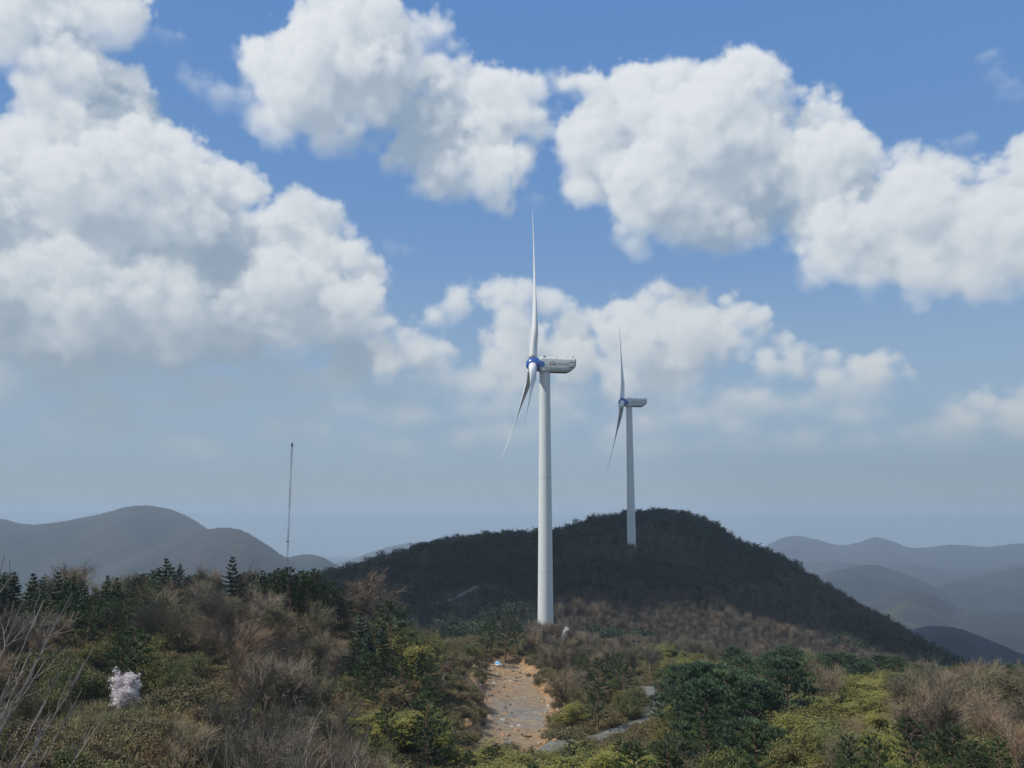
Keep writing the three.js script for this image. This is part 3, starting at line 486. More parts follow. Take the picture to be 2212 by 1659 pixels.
function windTurbine(label, x, y, z, yaw, spin, grimy) {
  const root = new THREE.Group(); root.name = numbered('wind_turbine'); root.position.set(x, y, z); tag(root, label, 'wind turbine');
  // tower: three tapered shells, their flanges, a plinth and a door
  const R0 = 2.28, R1 = 1.56, top = HUB_H - 2.35, prof = [];
  for (let i = 0; i <= 60; i++) prof.push(new THREE.Vector2(lerp(R0, R1, Math.pow(i / 60, 1.05)), i / 60 * top));
  const towerMesh = part('tower', new THREE.LatheGeometry(prof, 64), M.tower, root);
  for (const h of [19.5, 46.5]) { const r = lerp(R0, R1, Math.pow(h / top, 1.05)) + 0.012, f = part('flange', new THREE.CylinderGeometry(r, r, 0.16, 64, 1, true), M.seam, towerMesh); f.position.y = h; }
  const plinth = part('plinth', new THREE.CylinderGeometry(3.6, 4.1, 1.2, 48), new THREE.MeshStandardMaterial({ color: new THREE.Color().setRGB(0.4, 0.39, 0.36), roughness: 0.9 }), root); plinth.position.y = -0.35;
  const lamp = part('service_light', new THREE.SphereGeometry(0.13, 12, 8), M.steel, towerMesh); lamp.position.set(-0.25, top - 1.35, R1 + 0.04);
  // nacelle, x runs from its front to its back
  const head = new THREE.Group(); head.position.set(0, HUB_H, 0); head.rotation.y = yaw; root.add(head); head.name = 'nacelle';
  const tilt = new THREE.Group(); tilt.rotation.z = -TILT * 0.32;
  const shellRings = []; for (let i = 0; i <= 40; i++) shellRings.push(nacelleRing(i / 40 * 10.8));
  const NX = -1.75, place = (m) => { m.position.x += NX * Math.cos(TILT * 0.32); m.rotation.z -= TILT * 0.32; return m; };
  const shell = place(part('nacelle_shell', loft(shellRings), M.nacelle, head));
  const bed = place(part('yaw_skirt', new THREE.LatheGeometry([[1.58, -2.9], [1.7, -2.35], [2.05, -2.05], [2.0, -1.6]].map((p) => new THREE.Vector2(...p)), 48), M.nacelle, head)); bed.position.x = 0; bed.rotation.z = 0;
  // blue taper painted on the front of each side, raised a few millimetres as a cover
  const sideZ = (x0, y0) => { const r = nacelleRing(x0, 160); let best = 0, bd = 9; for (const p of r) if (p[2] > 0) { const d = Math.abs(p[1] - y0); if (d < bd) { bd = d; best = p[2]; } } return best; };
  const patch = (name, x0, x1, y0, y1, nx, ny, inside, mat, proud, flip) => {
    const P = [], U = [], I = [];
    for (let i = 0; i <= nx; i++) for (let j = 0; j <= ny; j++) { const u = i / nx, v = j / ny, [px, py] = inside ? inside(u, v) : [lerp(x0, x1, u), lerp(y0, y1, v)]; P.push(px, py, (sideZ(px, py) + proud) * (flip ? -1 : 1)); U.push(flip ? 1 - u : u, v); }
    for (let i = 0; i < nx; i++) for (let j = 0; j < ny; j++) { const a = i * (ny + 1) + j, b = a + 1, c = a + ny + 1, d = c + 1; flip ? I.push(a, b, c, b, d, c) : I.push(a, c, b, b, c, d); }
    const g = new THREE.BufferGeometry(); g.setAttribute('position', new THREE.Float32BufferAttribute(P, 3)); g.setAttribute('uv', new THREE.Float32BufferAttribute(U, 2)); g.setIndex(I); g.computeVertexNormals(); return place(part(name, g, mat, head));
  };
  for (const flip of [false, true]) {
    patch('blue_fairing', 0, 1, 0, 1, 18, 16, (u, v) => { const x0 = 0.05 + 1.55 * u, h = 1.02 * Math.sqrt(Math.max(0.0004, 1 - Math.pow(u, 1.7))); return [x0, -0.05 - 0.2 * u + lerp(-h, h, v)]; }, M.blue, 0.02, flip);
    patch('side_lettering', 2.75, 9.1, -1.9, 0.95, 40, 12, null, printMaterial, 0.014, flip);
    patch('vent_slot', 8.9, 10.72, 0.62, 0.78, 12, 2, null, M.dark, 0.015, flip);
    patch('vent_slot', 8.75, 10.5, -0.92, -0.74, 12, 2, null, M.dark, 0.015, flip);
    for (const px of [1.2, 3.6, 6.2, 8.6]) patch('panel_seam', px, px + 0.04, -1.5, 1.75, 1, 14, null, M.seam, 0.008, flip);
    patch('belt_seam', 0.3, 10.5, 1.28, 1.33, 30, 1, null, M.seam, 0.008, flip);
  }
  const rear = place(part('rear_rim', loft([nacelleRing(10.72).map((p) => [p[0], p[1] * 1.004, p[2] * 1.008]), nacelleRing(10.8).map((p) => [p[0] + 0.06, p[1] * 1.004, p[2] * 1.008])], true), M.dark, head));
  const keel = place(part('keel_strip', loft([0, 1, 2].map((k) => { const q = []; for (let i = 0; i <= 24; i++) { const x0 = 2.4 + 7.9 * i / 24; q.push([x0, nacelleRing(x0)[30][1] - 0.03 - 0.02 * (k === 1), (k - 1) * 0.9]); } return q; }), false), M.dark, head));
  const box = (name, w, h, d, px, py, pz, mat) => { const m = part(name, new THREE.BoxGeometry(w, h, d), mat, head); m.position.set(px - 1.75, py, pz); return m; };
  box('roof_hatch', 0.5, 0.34, 0.9, 1.5, 2.16, 1.25, M.dark);
  box('roof_vent', 0.42, 0.2, 0.42, 5.3, 2.1, 0.9, M.steel); box('roof_vent', 0.3, 0.14, 0.3, 8.4, 2.0, 1.2, M.steel);
  { const m = part('crane_arm', new THREE.CylinderGeometry(0.05, 0.05, 1.5, 8), M.nacelle, head); m.position.set(0.3, 2.5, 0.5); m.rotation.z = -1.22; }
  { const s = part('wind_sensor', mergeGeometries([new THREE.BoxGeometry(0.5, 0.42, 0.5).translate(0, 0.2, 0), new THREE.CylinderGeometry(0.035, 0.05, 1.3, 8).translate(0.2, 0.9, 0), new THREE.CylinderGeometry(0.03, 0.03, 0.5, 6).rotateZ(1.2).translate(0.3, 1.35, 0), new THREE.CylinderGeometry(0.03, 0.03, 0.7, 6).translate(-0.15, 0.6, 0)]), M.steel, head); s.position.set(8.35, 1.72, 0.6); }
  // rotor, its axis along -x and tilted up
  const rotor = new THREE.Group(); rotor.name = 'rotor'; rotor.position.set(-3.55, -0.02, 0); rotor.rotation.z = -TILT; head.add(rotor);
  const cap = []; for (let i = 0; i <= 30; i++) { const t = i / 30; cap.push(new THREE.Vector2(2.12 * (t < 0.6 ? Math.sqrt(1 - (1 - t / 0.6) ** 2) : 1 - 0.06 * ((t - 0.6) / 0.4) ** 2), t * 3.75)); }
  const spinner = part('spinner', new THREE.LatheGeometry([new THREE.Vector2(0, 0), ...cap.slice(1)], 56).rotateZ(-Math.PI / 2).translate(-2.15, 0, 0), M.blue, rotor);
  part('spinner_back', new THREE.CylinderGeometry(1.92, 1.92, 0.1, 48).rotateZ(Math.PI / 2).translate(1.62, 0, 0), M.dark, rotor);
  part('shaft_collar', new THREE.CylinderGeometry(1.5, 1.5, 0.5, 48).rotateZ(Math.PI / 2).translate(1.85, 0, 0), M.nacelle, rotor);
  const bg = bladeGeometry(BLADE);
  for (let k = 0; k < 3; k++) {
    const b = part('blade', bg, M.blade, rotor), a = spin + k * TAU / 3;
    b.rotation.set(a, 0, CONE, 'XYZ');
    b.position.set(0, 0, 0);
    const ring = part('root_seal', new THREE.CylinderGeometry(1.22, 1.28, 0.24, 40, 1).translate(0, 1.86, 0), M.dark, b);
  }
  // two levels at most below the turbine: groups are flattened, keeping places
  root.updateMatrixWorld(true);
  const flat = (o, parent) => { for (const c of [...o.children]) { if (c.isGroup) { flat(c, parent); o.remove(c); } else if (parent !== o || o !== root) { parent.attach(c); } } };
  flat(head, root); root.remove(head);
  return put(root);
}
{
  const a = ahead(1178.5, 1379, 250); windTurbine('nearer white wind turbine in sunshine with blue hub and lettered nacelle', a.x, -36, a.z, 4.1 * DEG, -2 * DEG);
  const b = ahead(1364.8, 1203, 446); windTurbine('smaller grey-looking wind turbine standing in cloud shadow before the dark hill', b.x, b.y, b.z, -4 * DEG, -20 * DEG);
}
// ---------------------------------------------------------------- guyed lattice mast on the left
{
  const top = ahead(631, 962, 450), base = new THREE.Vector3(top.x, ground(top.x, top.z), top.z), H = top.y - base.y, root = new THREE.Group();
  root.name = 'lattice_mast'; root.position.copy(base); tag(root, 'tall thin red and white lattice mast rising behind the left ridge', 'mast');
  const rod = (a, b, r, n = 5) => { const d = new THREE.Vector3().subVectors(b, a), g = new THREE.CylinderGeometry(r, r, d.length(), n); g.applyQuaternion(new THREE.Quaternion().setFromUnitVectors(new THREE.Vector3(0, 1, 0), d.clone().normalize())); return g.translate((a.x + b.x) / 2, (a.y + b.y) / 2, (a.z + b.z) / 2); };
  const red = new THREE.MeshStandardMaterial({ name: 'red_oxide', color: new THREE.Color().setRGB(0.17, 0.09, 0.08), roughness: 0.7 }), pale = new THREE.MeshStandardMaterial({ name: 'mast_white', color: new THREE.Color().setRGB(0.34, 0.34, 0.35), roughness: 0.7 });
  const n = 7, legs = [0, 1, 2].map((k) => [Math.cos(k * TAU / 3 + 0.4) * 0.42, Math.sin(k * TAU / 3 + 0.4) * 0.42]);
  for (let s = 0; s < n; s++) {
    const y0 = s / n * H, y1 = (s + 1) / n * H, g = [], bays = 8, v = (k, y) => new THREE.Vector3(legs[k % 3][0], y, legs[k % 3][1]), dark = s % 2 === 0;
    for (let k = 0; k < 3; k++) { g.push(rod(v(k, y0), v(k, y1), dark ? 0.055 : 0.04)); for (let i = 0; i < bays; i++) { const a = lerp(y0, y1, i / bays), b = lerp(y0, y1, (i + 1) / bays); g.push(rod(v(k, a), v(k + 1, b), 0.03, 4), rod(v(k, b), v(k + 1, b), 0.03, 4)); } }
    part(dark ? 'red_section' : 'white_section', mergeGeometries(g), dark ? red : pale, root);
  }
  const arm = (y, a, l) => part('boom', rod(new THREE.Vector3(-a, y, 0), new THREE.Vector3(l, y + 0.2, 0), 0.04), M.steel, root);
  arm(H - 0.6, 2.6, 2.8); arm(H - 3, 1.4, 0.6); arm(H * 0.34, 0.6, 3.2);
  part('top_sensor', mergeGeometries([new THREE.BoxGeometry(0.8, 1.8, 0.8).translate(0, H + 0.2, 0), new THREE.CylinderGeometry(0.02, 0.03, 6, 6).translate(0.5, H + 3, 0)]), red, root);
  const sensor = part('sensor_box', new THREE.BoxGeometry(0.9, 0.7, 0.7), red, root); sensor.position.set(-0.3, H * 0.34, 0);
  for (const f of [0.5, 0.95]) for (let k = 0; k < 3; k++) { const a = k * TAU / 3 + 0.9, d = f * 42, x = Math.cos(a) * d, z = Math.sin(a) * d; part('guy_wire', rod(new THREE.Vector3(0, H * f, 0), new THREE.Vector3(x, ground(base.x + x, base.z + z) - base.y, z), 0.012, 4), M.steel, root); }
  put(root);
}
// ---------------------------------------------------------------- plants
class Cover {                            // loose triangles with a colour each
  constructor() { this.p = []; this.c = []; }
  tri(a, b, c, k) { this.p.push(a[0], a[1], a[2], b[0], b[1], b[2], c[0], c[1], c[2]); for (let i = 0; i < 3; i++) this.c.push(k[0], k[1], k[2]); }
  rod(a, b, ra, rb, k, n = 4) {
    const d = nrm(sub(b, a)), u = nrm(crs(d, Math.abs(d[1]) > 0.8 ? [1, 0, 0] : [0, 1, 0])), v = crs(d, u), q = (o, r, i) => { const t = i / n * TAU, c = Math.cos(t) * r, s = Math.sin(t) * r; return [o[0] + u[0] * c + v[0] * s, o[1] + u[1] * c + v[1] * s, o[2] + u[2] * c + v[2] * s]; };
    for (let i = 0; i < n; i++) { const a0 = q(a, ra, i), a1 = q(a, ra, i + 1), b0 = q(b, rb, i), b1 = q(b, rb, i + 1); this.tri(a0, a1, b0, k); if (rb > 0.002) this.tri(a1, b1, b0, k); }
  }
  twig(a, b, w, k) { const d = sub(b, a), u = nrm(crs(d, [d[2] + 0.3, d[0], d[1] + 0.7])); this.tri([a[0] - u[0] * w, a[1] - u[1] * w, a[2] - u[2] * w], [a[0] + u[0] * w, a[1] + u[1] * w, a[2] + u[2] * w], b, k); }
  leaf(o, l, w, R, k, flat = 0) {        // a small folded leaf or spray, two triangles
    const t = R() * TAU, e = (R() - 0.5) * (flat ? 0.8 : 2.6), d = [Math.cos(t) * Math.cos(e), Math.sin(e), Math.sin(t) * Math.cos(e)], u = nrm(crs(d, flat ? [0, 1, 0.1] : [R() - 0.5, R() - 0.5, R() - 0.5])), m = [o[0] + d[0] * l * 0.5, o[1] + d[1] * l * 0.5, o[2] + d[2] * l * 0.5], x = [o[0] + d[0] * l, o[1] + d[1] * l, o[2] + d[2] * l];
    const p = [m[0] + u[0] * w, m[1] + u[1] * w + 0.12 * w, m[2] + u[2] * w], q = [m[0] - u[0] * w, m[1] - u[1] * w + 0.12 * w, m[2] - u[2] * w]; this.tri(o, p, x, k); this.tri(o, x, q, k);
  }
  build() { const g = new THREE.BufferGeometry(); g.setAttribute('position', new THREE.Float32BufferAttribute(this.p, 3)); g.setAttribute('color', new THREE.Float32BufferAttribute(this.c, 3)); return g; }
}
const sub = (a, b) => [a[0] - b[0], a[1] - b[1], a[2] - b[2]], crs = (a, b) => [a[1] * b[2] - a[2] * b[1], a[2] * b[0] - a[0] * b[2], a[0] * b[1] - a[1] * b[0]], nrm = (a) => { const l = Math.hypot(a[0], a[1], a[2]) || 1; return [a[0] / l, a[1] / l, a[2] / l]; }, add = (a, b, s = 1) => [a[0] + b[0] * s, a[1] + b[1] * s, a[2] + b[2] * s];
const turned = (d, R, spread, up = 0) => nrm([d[0] + (R() - 0.5) * 2 * spread, d[1] + (R() - 0.5) * 2 * spread + up, d[2] + (R() - 0.5) * 2 * spread]);
const shade = (k, R, a = 0.35) => { const s = 1 - a / 2 + a * R(); return [k[0] * s * (0.94 + 0.12 * R()), k[1] * s, k[2] * s * (0.94 + 0.12 * R())]; };
const BARK = [0.10, 0.082, 0.066], PALE_BARK = [0.19, 0.17, 0.145];
// a leafless or sprouting tree: returns [trunk, crown]
function branching(seed, o) {
  const R = rng(seed), wood = new Cover(), crown = new Cover(), tips = [];
  const grow = (a, d, len, rad, level) => {
    const n = level < 2 ? 3 : 2; let p = a, dir = d;
    for (let i = 0; i < n; i++) {
      dir = turned(dir, R, 0.13 + 0.05 * level, o.rise ?? 0.06); const q = add(p, dir, len / n), r0 = rad * (1 - i / n * 0.45), r1 = rad * (1 - (i + 1) / n * 0.45);
      if (level < o.levels - 1) (level < 2 ? wood : crown).rod(p, q, r0, r1, shade(o.bark ?? BARK, R, 0.3), level < 1 ? 6 : level < 2 ? 4 : 3); else crown.twig(p, q, Math.max(rad, o.twig ?? 0.016), shade(o.twigs, R, 0.5));
      if (level >= o.levels - 2) tips.push([q, dir, level]);
      p = q;
      if (level < o.levels && (i > 0 || level > 0 || o.low)) {
        const kids = o.kids[level];
        for (let k = 0; k < kids; k++) { const t = R() * TAU, ax = nrm(crs(dir, [Math.cos(t), Math.sin(t) * 0.7, Math.sin(t)])), open = (o.open ?? 0.75) * (0.7 + 0.6 * R()); const nd = nrm(add([dir[0] * Math.cos(open), dir[1] * Math.cos(open) * (o.droop ?? 1), dir[2] * Math.cos(open)], ax, Math.sin(open))); grow(add(q, dir, -len / n * R() * 0.8), nd, len * (o.shrink ?? 0.62) * (0.75 + 0.5 * R()), rad * 0.56, level + 1); }
      }
    }
  };
  const stems = o.stems ?? 1;
  for (let s = 0; s < stems; s++) { const t = R() * TAU, lean = stems > 1 ? (o.lean ?? 0.45) * (0.3 + R()) : 0.06; grow([stems > 1 ? Math.cos(t) * 0.25 : 0, -0.25, stems > 1 ? Math.sin(t) * 0.25 : 0], nrm([Math.cos(t) * lean, 1, Math.sin(t) * lean]), o.h * 0.5 * (0.8 + 0.35 * R()), o.rad, stems > 1 && o.levels < 4 ? 0 : 0); }
  if (o.leaves) for (const [q, d, l] of tips) { if (R() > (o.leafy ?? 1)) continue; const n = o.leaves * (0.4 + 1.2 * R()); for (let i = 0; i < n; i++) crown.leaf(add(q, [(R() - 0.5) * 2, (R() - 0.5) * (o.flat ? 0.35 : 1.6), (R() - 0.5) * 2], o.puff ?? 0.3), (o.leaf ?? 0.22) * (0.6 + 0.8 * R()), (o.leaf ?? 0.22) * 0.3, R, shade(o.tones[R() * o.tones.length | 0], R, 0.5), o.flat); }
  return [wood.build(), crown.build()];
}
// needles in whorled boughs, pointed crown
function conifer(seed, o) {
  const R = rng(seed), wood = new Cover(), crown = new Cover(), H = o.h;
  wood.rod([0, -0.3, 0], [0, H * 0.55, 0], 0.15, 0.08, BARK, 6); wood.rod([0, H * 0.55, 0], [0, H, 0], 0.08, 0.012, BARK, 5);
  const whorls = o.whorls ?? 17;
  for (let i = 0; i < whorls; i++) {
    const t = i / (whorls - 1), y = H * lerp(o.from ?? 0.1, 0.985, t), len = H * (o.wide ?? 0.25) * Math.pow(1 - t, 0.8) * (0.85 + 0.3 * R()) + 0.12, n = 5 + (R() * 3 | 0), t0 = R() * TAU;
    for (let b = 0; b < n; b++) {
      if (R() < (o.gaps ?? 0.08)) continue;
      const a = t0 + b / n * TAU + (R() - 0.5) * 0.5, L = len * (0.5 + 0.8 * R()), lift = lerp(-0.15, 0.55, t), d = [Math.cos(a), lift + (R() - 0.5) * 0.25, Math.sin(a)], k = shade(o.tones[R() * o.tones.length | 0], R, 0.5); let p = [0, y, 0];
      crown.rod(p, add(p, d, L * 0.9), 0.03, 0.008, BARK, 3);
      const m = Math.max(3, Math.ceil(L / 0.16));
      for (let j = 1; j <= m; j++) {
        const f = j / m, q = add(p, [d[0], d[1] - 0.18 * f * (1 - f) * 2 + 0.1 * f * f, d[2]], L * f), side = [-Math.sin(a), 0, Math.cos(a)], w = 0.34 * (1 - 0.55 * f) * Math.min(1, L / 1.2) + 0.1, kk = shade(k, R, 0.45);
        for (const s of [-1, 1]) { const tip = add(add(q, side, s * w * (0.7 + 0.6 * R())), [d[0] * 0.3, -0.04 + (R() - 0.4) * 0.2, d[2] * 0.3], 0.7); crown.tri(q, add(q, d, 0.17), tip, kk); crown.tri(q, tip, add(tip, [d[0] * -0.22, -0.1 - 0.1 * R(), d[2] * -0.22]), shade(kk, R, 0.3)); }
        if (R() < 0.6) crown.tri(add(q, side, 0.1), add(q, side, -0.1), add(q, [d[0] * 0.2, 0.16 + 0.1 * R(), d[2] * 0.2]), kk);
      }
    }
  }
  return [wood.build(), crown.build()];
}
// a pine with tufted, uneven pads of needles
function pine(seed, o) {
  const R = rng(seed), wood = new Cover(), crown = new Cover(), H = o.h; let p = [0, -0.3, 0], d = [(R() - 0.5) * 0.2, 1, (R() - 0.5) * 0.2];
  const spine = [p]; for (let i = 0; i < 6; i++) { d = turned(d, R, 0.1, 0.15); const q = add(p, d, H / 6.2); wood.rod(p, q, lerp(0.17, 0.03, i / 6), lerp(0.17, 0.03, (i + 1) / 6), shade(o.bark ?? [0.13, 0.075, 0.05], R), 6); spine.push(q); p = q; }
  const tuft = (q, dir, s, k) => { for (let i = 0; i < 7; i++) { const v = turned(dir, R, 0.75, 0.25), e = add(q, v, s * (0.7 + 0.6 * R())), u = nrm(crs(v, [R() - 0.5, R() - 0.5, R() - 0.5])); crown.tri(add(q, u, s * 0.13), add(q, u, -s * 0.13), e, shade(k, R, 0.5)); } };
  const n = o.boughs ?? 34;
  for (let b = 0; b < n; b++) {
    const t = lerp(o.from ?? 0.28, 1, Math.pow((b + R()) / n, 0.85)), f = t * 6, i = Math.min(5, f | 0), q = add(spine[i], sub(spine[i + 1], spine[i]), f - i), a = b * 2.399 + R(), L = H * (o.wide ?? 0.27) * Math.pow(Math.max(0.02, 1 - Math.pow(t, 2.2)), 0.6) * (0.6 + 0.6 * R()) + 0.15, dir = nrm([Math.cos(a), 0.12 + 0.45 * t + (R() - 0.5) * 0.4, Math.sin(a)]), k = o.tones[R() * o.tones.length | 0];
    crown.rod(q, add(q, dir, L), 0.045, 0.015, shade(BARK, R), 3);
    const m = 5 + Math.ceil(L * (o.dense ?? 9));
    for (let j = 0; j < m; j++) { const g = Math.pow(R(), 0.6), c = add(add(q, dir, L * (0.25 + 0.85 * g)), [(R() - 0.5), (R() - 0.35) * 0.45, (R() - 0.5)], 0.30 * L * g + 0.16); tuft(c, nrm([dir[0] * 0.5, 0.8, dir[2] * 0.5]), o.needle ?? 0.26, shade(k, R, 0.5)); }
  }
  return [wood.build(), crown.build()];
}
function tussock(seed, o) {
  const R = rng(seed), g = new Cover(); for (let i = 0; i < o.n; i++) { const t = R() * TAU, r = o.r * Math.sqrt(R()), a = [Math.cos(t) * r, -0.05, Math.sin(t) * r], b = add(a, [(R() - 0.5) * 0.9 + Math.cos(t) * 0.35, 0.8 + R() * 0.7, (R() - 0.5) * 0.9 + Math.sin(t) * 0.35], o.h * (0.5 + 0.6 * R())); g.twig(a, b, o.w, shade(o.tones[R() * o.tones.length | 0], R, 0.5)); }
  return g.build();
}
const plain = (name, o = {}) => new THREE.MeshStandardMaterial({ name, vertexColors: true, roughness: 0.85, side: THREE.DoubleSide, ...o });
const barkMaterial = plain('bark', { roughness: 0.95 });
const tint = (name, r, g, b, o) => plain(name, { color: new THREE.Color().setRGB(r, g, b), ...o });
const KINDS = {
  bare_tree: { category: 'tree', make: (s) => branching(s, { h: 6.4, rad: 0.12, levels: 4, kids: [4, 4, 3, 3], open: 0.60, shrink: 0.62, rise: 0.09, twigs: [0.165, 0.138, 0.10], bark: s % 2 ? BARK : PALE_BARK, twig: 0.012 }), n: 5, h: 6.2, tints: [[1, 1, 1], [1.15, 1.08, 0.95], [0.8, 0.82, 0.8], [1.2, 1.0, 0.86], [0.95, 1.02, 0.8]] },
  brown_shrub: { category: 'shrub', make: (s) => branching(s, { h: 3.2, rad: 0.045, levels: 3, stems: 8, lean: 0.7, low: 1, kids: [2, 3, 3], open: 0.6, shrink: 0.55, rise: 0.08, twigs: [0.145, 0.115, 0.075], twig: 0.011, leaves: 1.2, leafy: 0.5, leaf: 0.16, tones: [[0.15, 0.10, 0.055], [0.17, 0.14, 0.065], [0.10, 0.10, 0.045]], puff: 0.25 }), n: 4, h: 2.6, tints: [[1, 1, 1], [1.1, 0.9, 0.8], [0.85, 0.9, 0.85], [1.15, 1.1, 0.95]] },
  olive_tree: { category: 'tree', make: (s) => branching(s, { h: 4.6, rad: 0.075, levels: 4, stems: 2, lean: 0.3, kids: [3, 3, 3, 1], open: 0.66, shrink: 0.6, twigs: [0.11, 0.09, 0.055], twig: 0.011, leaves: 3, leafy: 0.4, leaf: 0.15, tones: [[0.115, 0.125, 0.035], [0.15, 0.145, 0.05], [0.085, 0.10, 0.035]], puff: 0.3 }), n: 4, h: 4.4, tints: [[1, 1, 1], [1.15, 1.1, 0.8], [0.8, 0.9, 0.75], [1.25, 1.15, 1]] },
  sprouting_tree: { category: 'tree', make: (s) => branching(s, { h: 4.6, rad: 0.085, levels: 4, stems: 2, lean: 0.35, low: 1, kids: [2, 3, 3, 2], open: 0.95, droop: 0.35, shrink: 0.6, rise: 0.0, twigs: [0.10, 0.085, 0.05], twig: 0.010, leaves: 5, leafy: 0.55, leaf: 0.16, flat: 1, tones: [[0.155, 0.16, 0.026], [0.125, 0.14, 0.027], [0.19, 0.17, 0.03], [0.09, 0.112, 0.026]], puff: 0.34 }), n: 4, h: 4.4, tints: [[1, 1, 1], [1.15, 1.05, 0.9], [0.85, 0.95, 0.9], [1.2, 1.1, 0.8]] },
  pine_tree: { category: 'pine', make: (s) => pine(s, { h: 7, wide: 0.25, tones: [[0.036, 0.064, 0.022], [0.05, 0.084, 0.027], [0.068, 0.102, 0.03], [0.028, 0.048, 0.02]] }), n: 4, h: 6.8, tints: [[1, 1, 1], [0.8, 0.85, 0.95], [1.3, 1.2, 1], [1.05, 1.1, 0.9]] },
  dense_pine: { category: 'pine', make: (s) => pine(s, { h: 6, wide: 0.34 + 0.05 * (s % 3), from: 0.05, boughs: 66, dense: 12, needle: 0.29, tones: [[0.042, 0.08, 0.040], [0.055, 0.10, 0.046], [0.07, 0.118, 0.052], [0.032, 0.062, 0.034]] }), n: 5, h: 5.8, tints: [[1, 1, 1], [0.85, 0.9, 1], [1.2, 1.15, 1]] },
  blossom_tree: { category: 'blossom tree', make: (s) => branching(s, { h: 4.2, rad: 0.09, levels: 4, low: 1, stems: 2, lean: 0.25, kids: [3, 3, 3, 2], open: 0.62, shrink: 0.62, rise: 0.12, twigs: [0.12, 0.09, 0.08], twig: 0.008, leaves: 6, leafy: 0.95, leaf: 0.12, tones: [[0.84, 0.76, 0.77], [0.88, 0.84, 0.84], [0.76, 0.64, 0.66], [0.86, 0.81, 0.79]], puff: 0.2 }), n: 3, h: 4.2, tints: [[1, 1, 1]] },
  russet_shrub: { category: 'shrub', make: (s) => branching(s, { h: 4.4, rad: 0.06, levels: 4, stems: 5, lean: 0.6, low: 1, kids: [2, 3, 3, 2], open: 0.65, shrink: 0.6, rise: 0.04, twigs: [0.14, 0.09, 0.07], twig: 0.009, leaves: 3, leafy: 0.5, leaf: 0.12, tones: [[0.20, 0.06, 0.04], [0.30, 0.16, 0.12], [0.14, 0.06, 0.04], [0.36, 0.24, 0.2]], puff: 0.28 }), n: 2, h: 4.2, tints: [[1, 1, 1], [0.9, 1, 1]] },
  sapling: { category: 'tree', make: (s) => branching(s, { h: 5.4, rad: 0.034, levels: 4, stems: 2, lean: 0.3, low: 1, kids: [1, 2, 1, 1], open: 0.5, shrink: 0.6, rise: 0.12, twigs: [0.15, 0.13, 0.105], bark: [0.21, 0.19, 0.16], twig: 0.006 }), n: 3, h: 4.6, tints: [[1, 1, 1], [1.15, 1.1, 1.05]] },
  spruce_tree: { category: 'conifer', make: (s) => conifer(s, { h: 7.5, wide: 0.17 + 0.012 * (s % 8), whorls: 14 + s % 5, tones: [[0.026, 0.046, 0.025], [0.038, 0.064, 0.03], [0.05, 0.078, 0.035]], gaps: 0.2 }), n: 5, h: 7.5, tints: [[1, 1, 1], [0.85, 0.9, 1], [1.15, 1.1, 1]] },
};
for (const [name, k] of Object.entries(KINDS)) {
  k.shapes = []; for (let i = 0; i < k.n; i++) k.shapes.push(k.make(name.length * 101 + i * 37 + 5));
  k.materials = k.tints.map((t, i) => tint(name + '_foliage', ...t));
}

const PLANTED = []; let turnR = rng(991);
const GROUPS = new Map();
function plant(kind, x, z, h, label, group, o = {}) {
  const k = KINDS[kind], i = o.shape ?? (turnR() * k.n | 0), root = new THREE.Group(), s = h / k.h;
  root.name = numbered(o.name ?? kind); root.position.set(x, ground(x, z) - 0.05, z); root.rotation.set((turnR() - 0.5) * 0.08, turnR() * TAU, (turnR() - 0.5) * 0.08); const w = s * (o.wide ?? 1) * (0.88 + 0.24 * turnR()); root.scale.set(w, s, w);
  const t = new THREE.Mesh(k.shapes[i][0], barkMaterial), c = new THREE.Mesh(k.shapes[i][1], k.materials[o.tint ?? (turnR() * k.materials.length | 0)]); t.name = 'trunk'; c.name = 'crown'; t.castShadow = c.castShadow = t.receiveShadow = c.receiveShadow = true; root.add(t, c);
  tag(root, label, k.category, group); PLANTED.push([x, z, h]); return put(root);
}
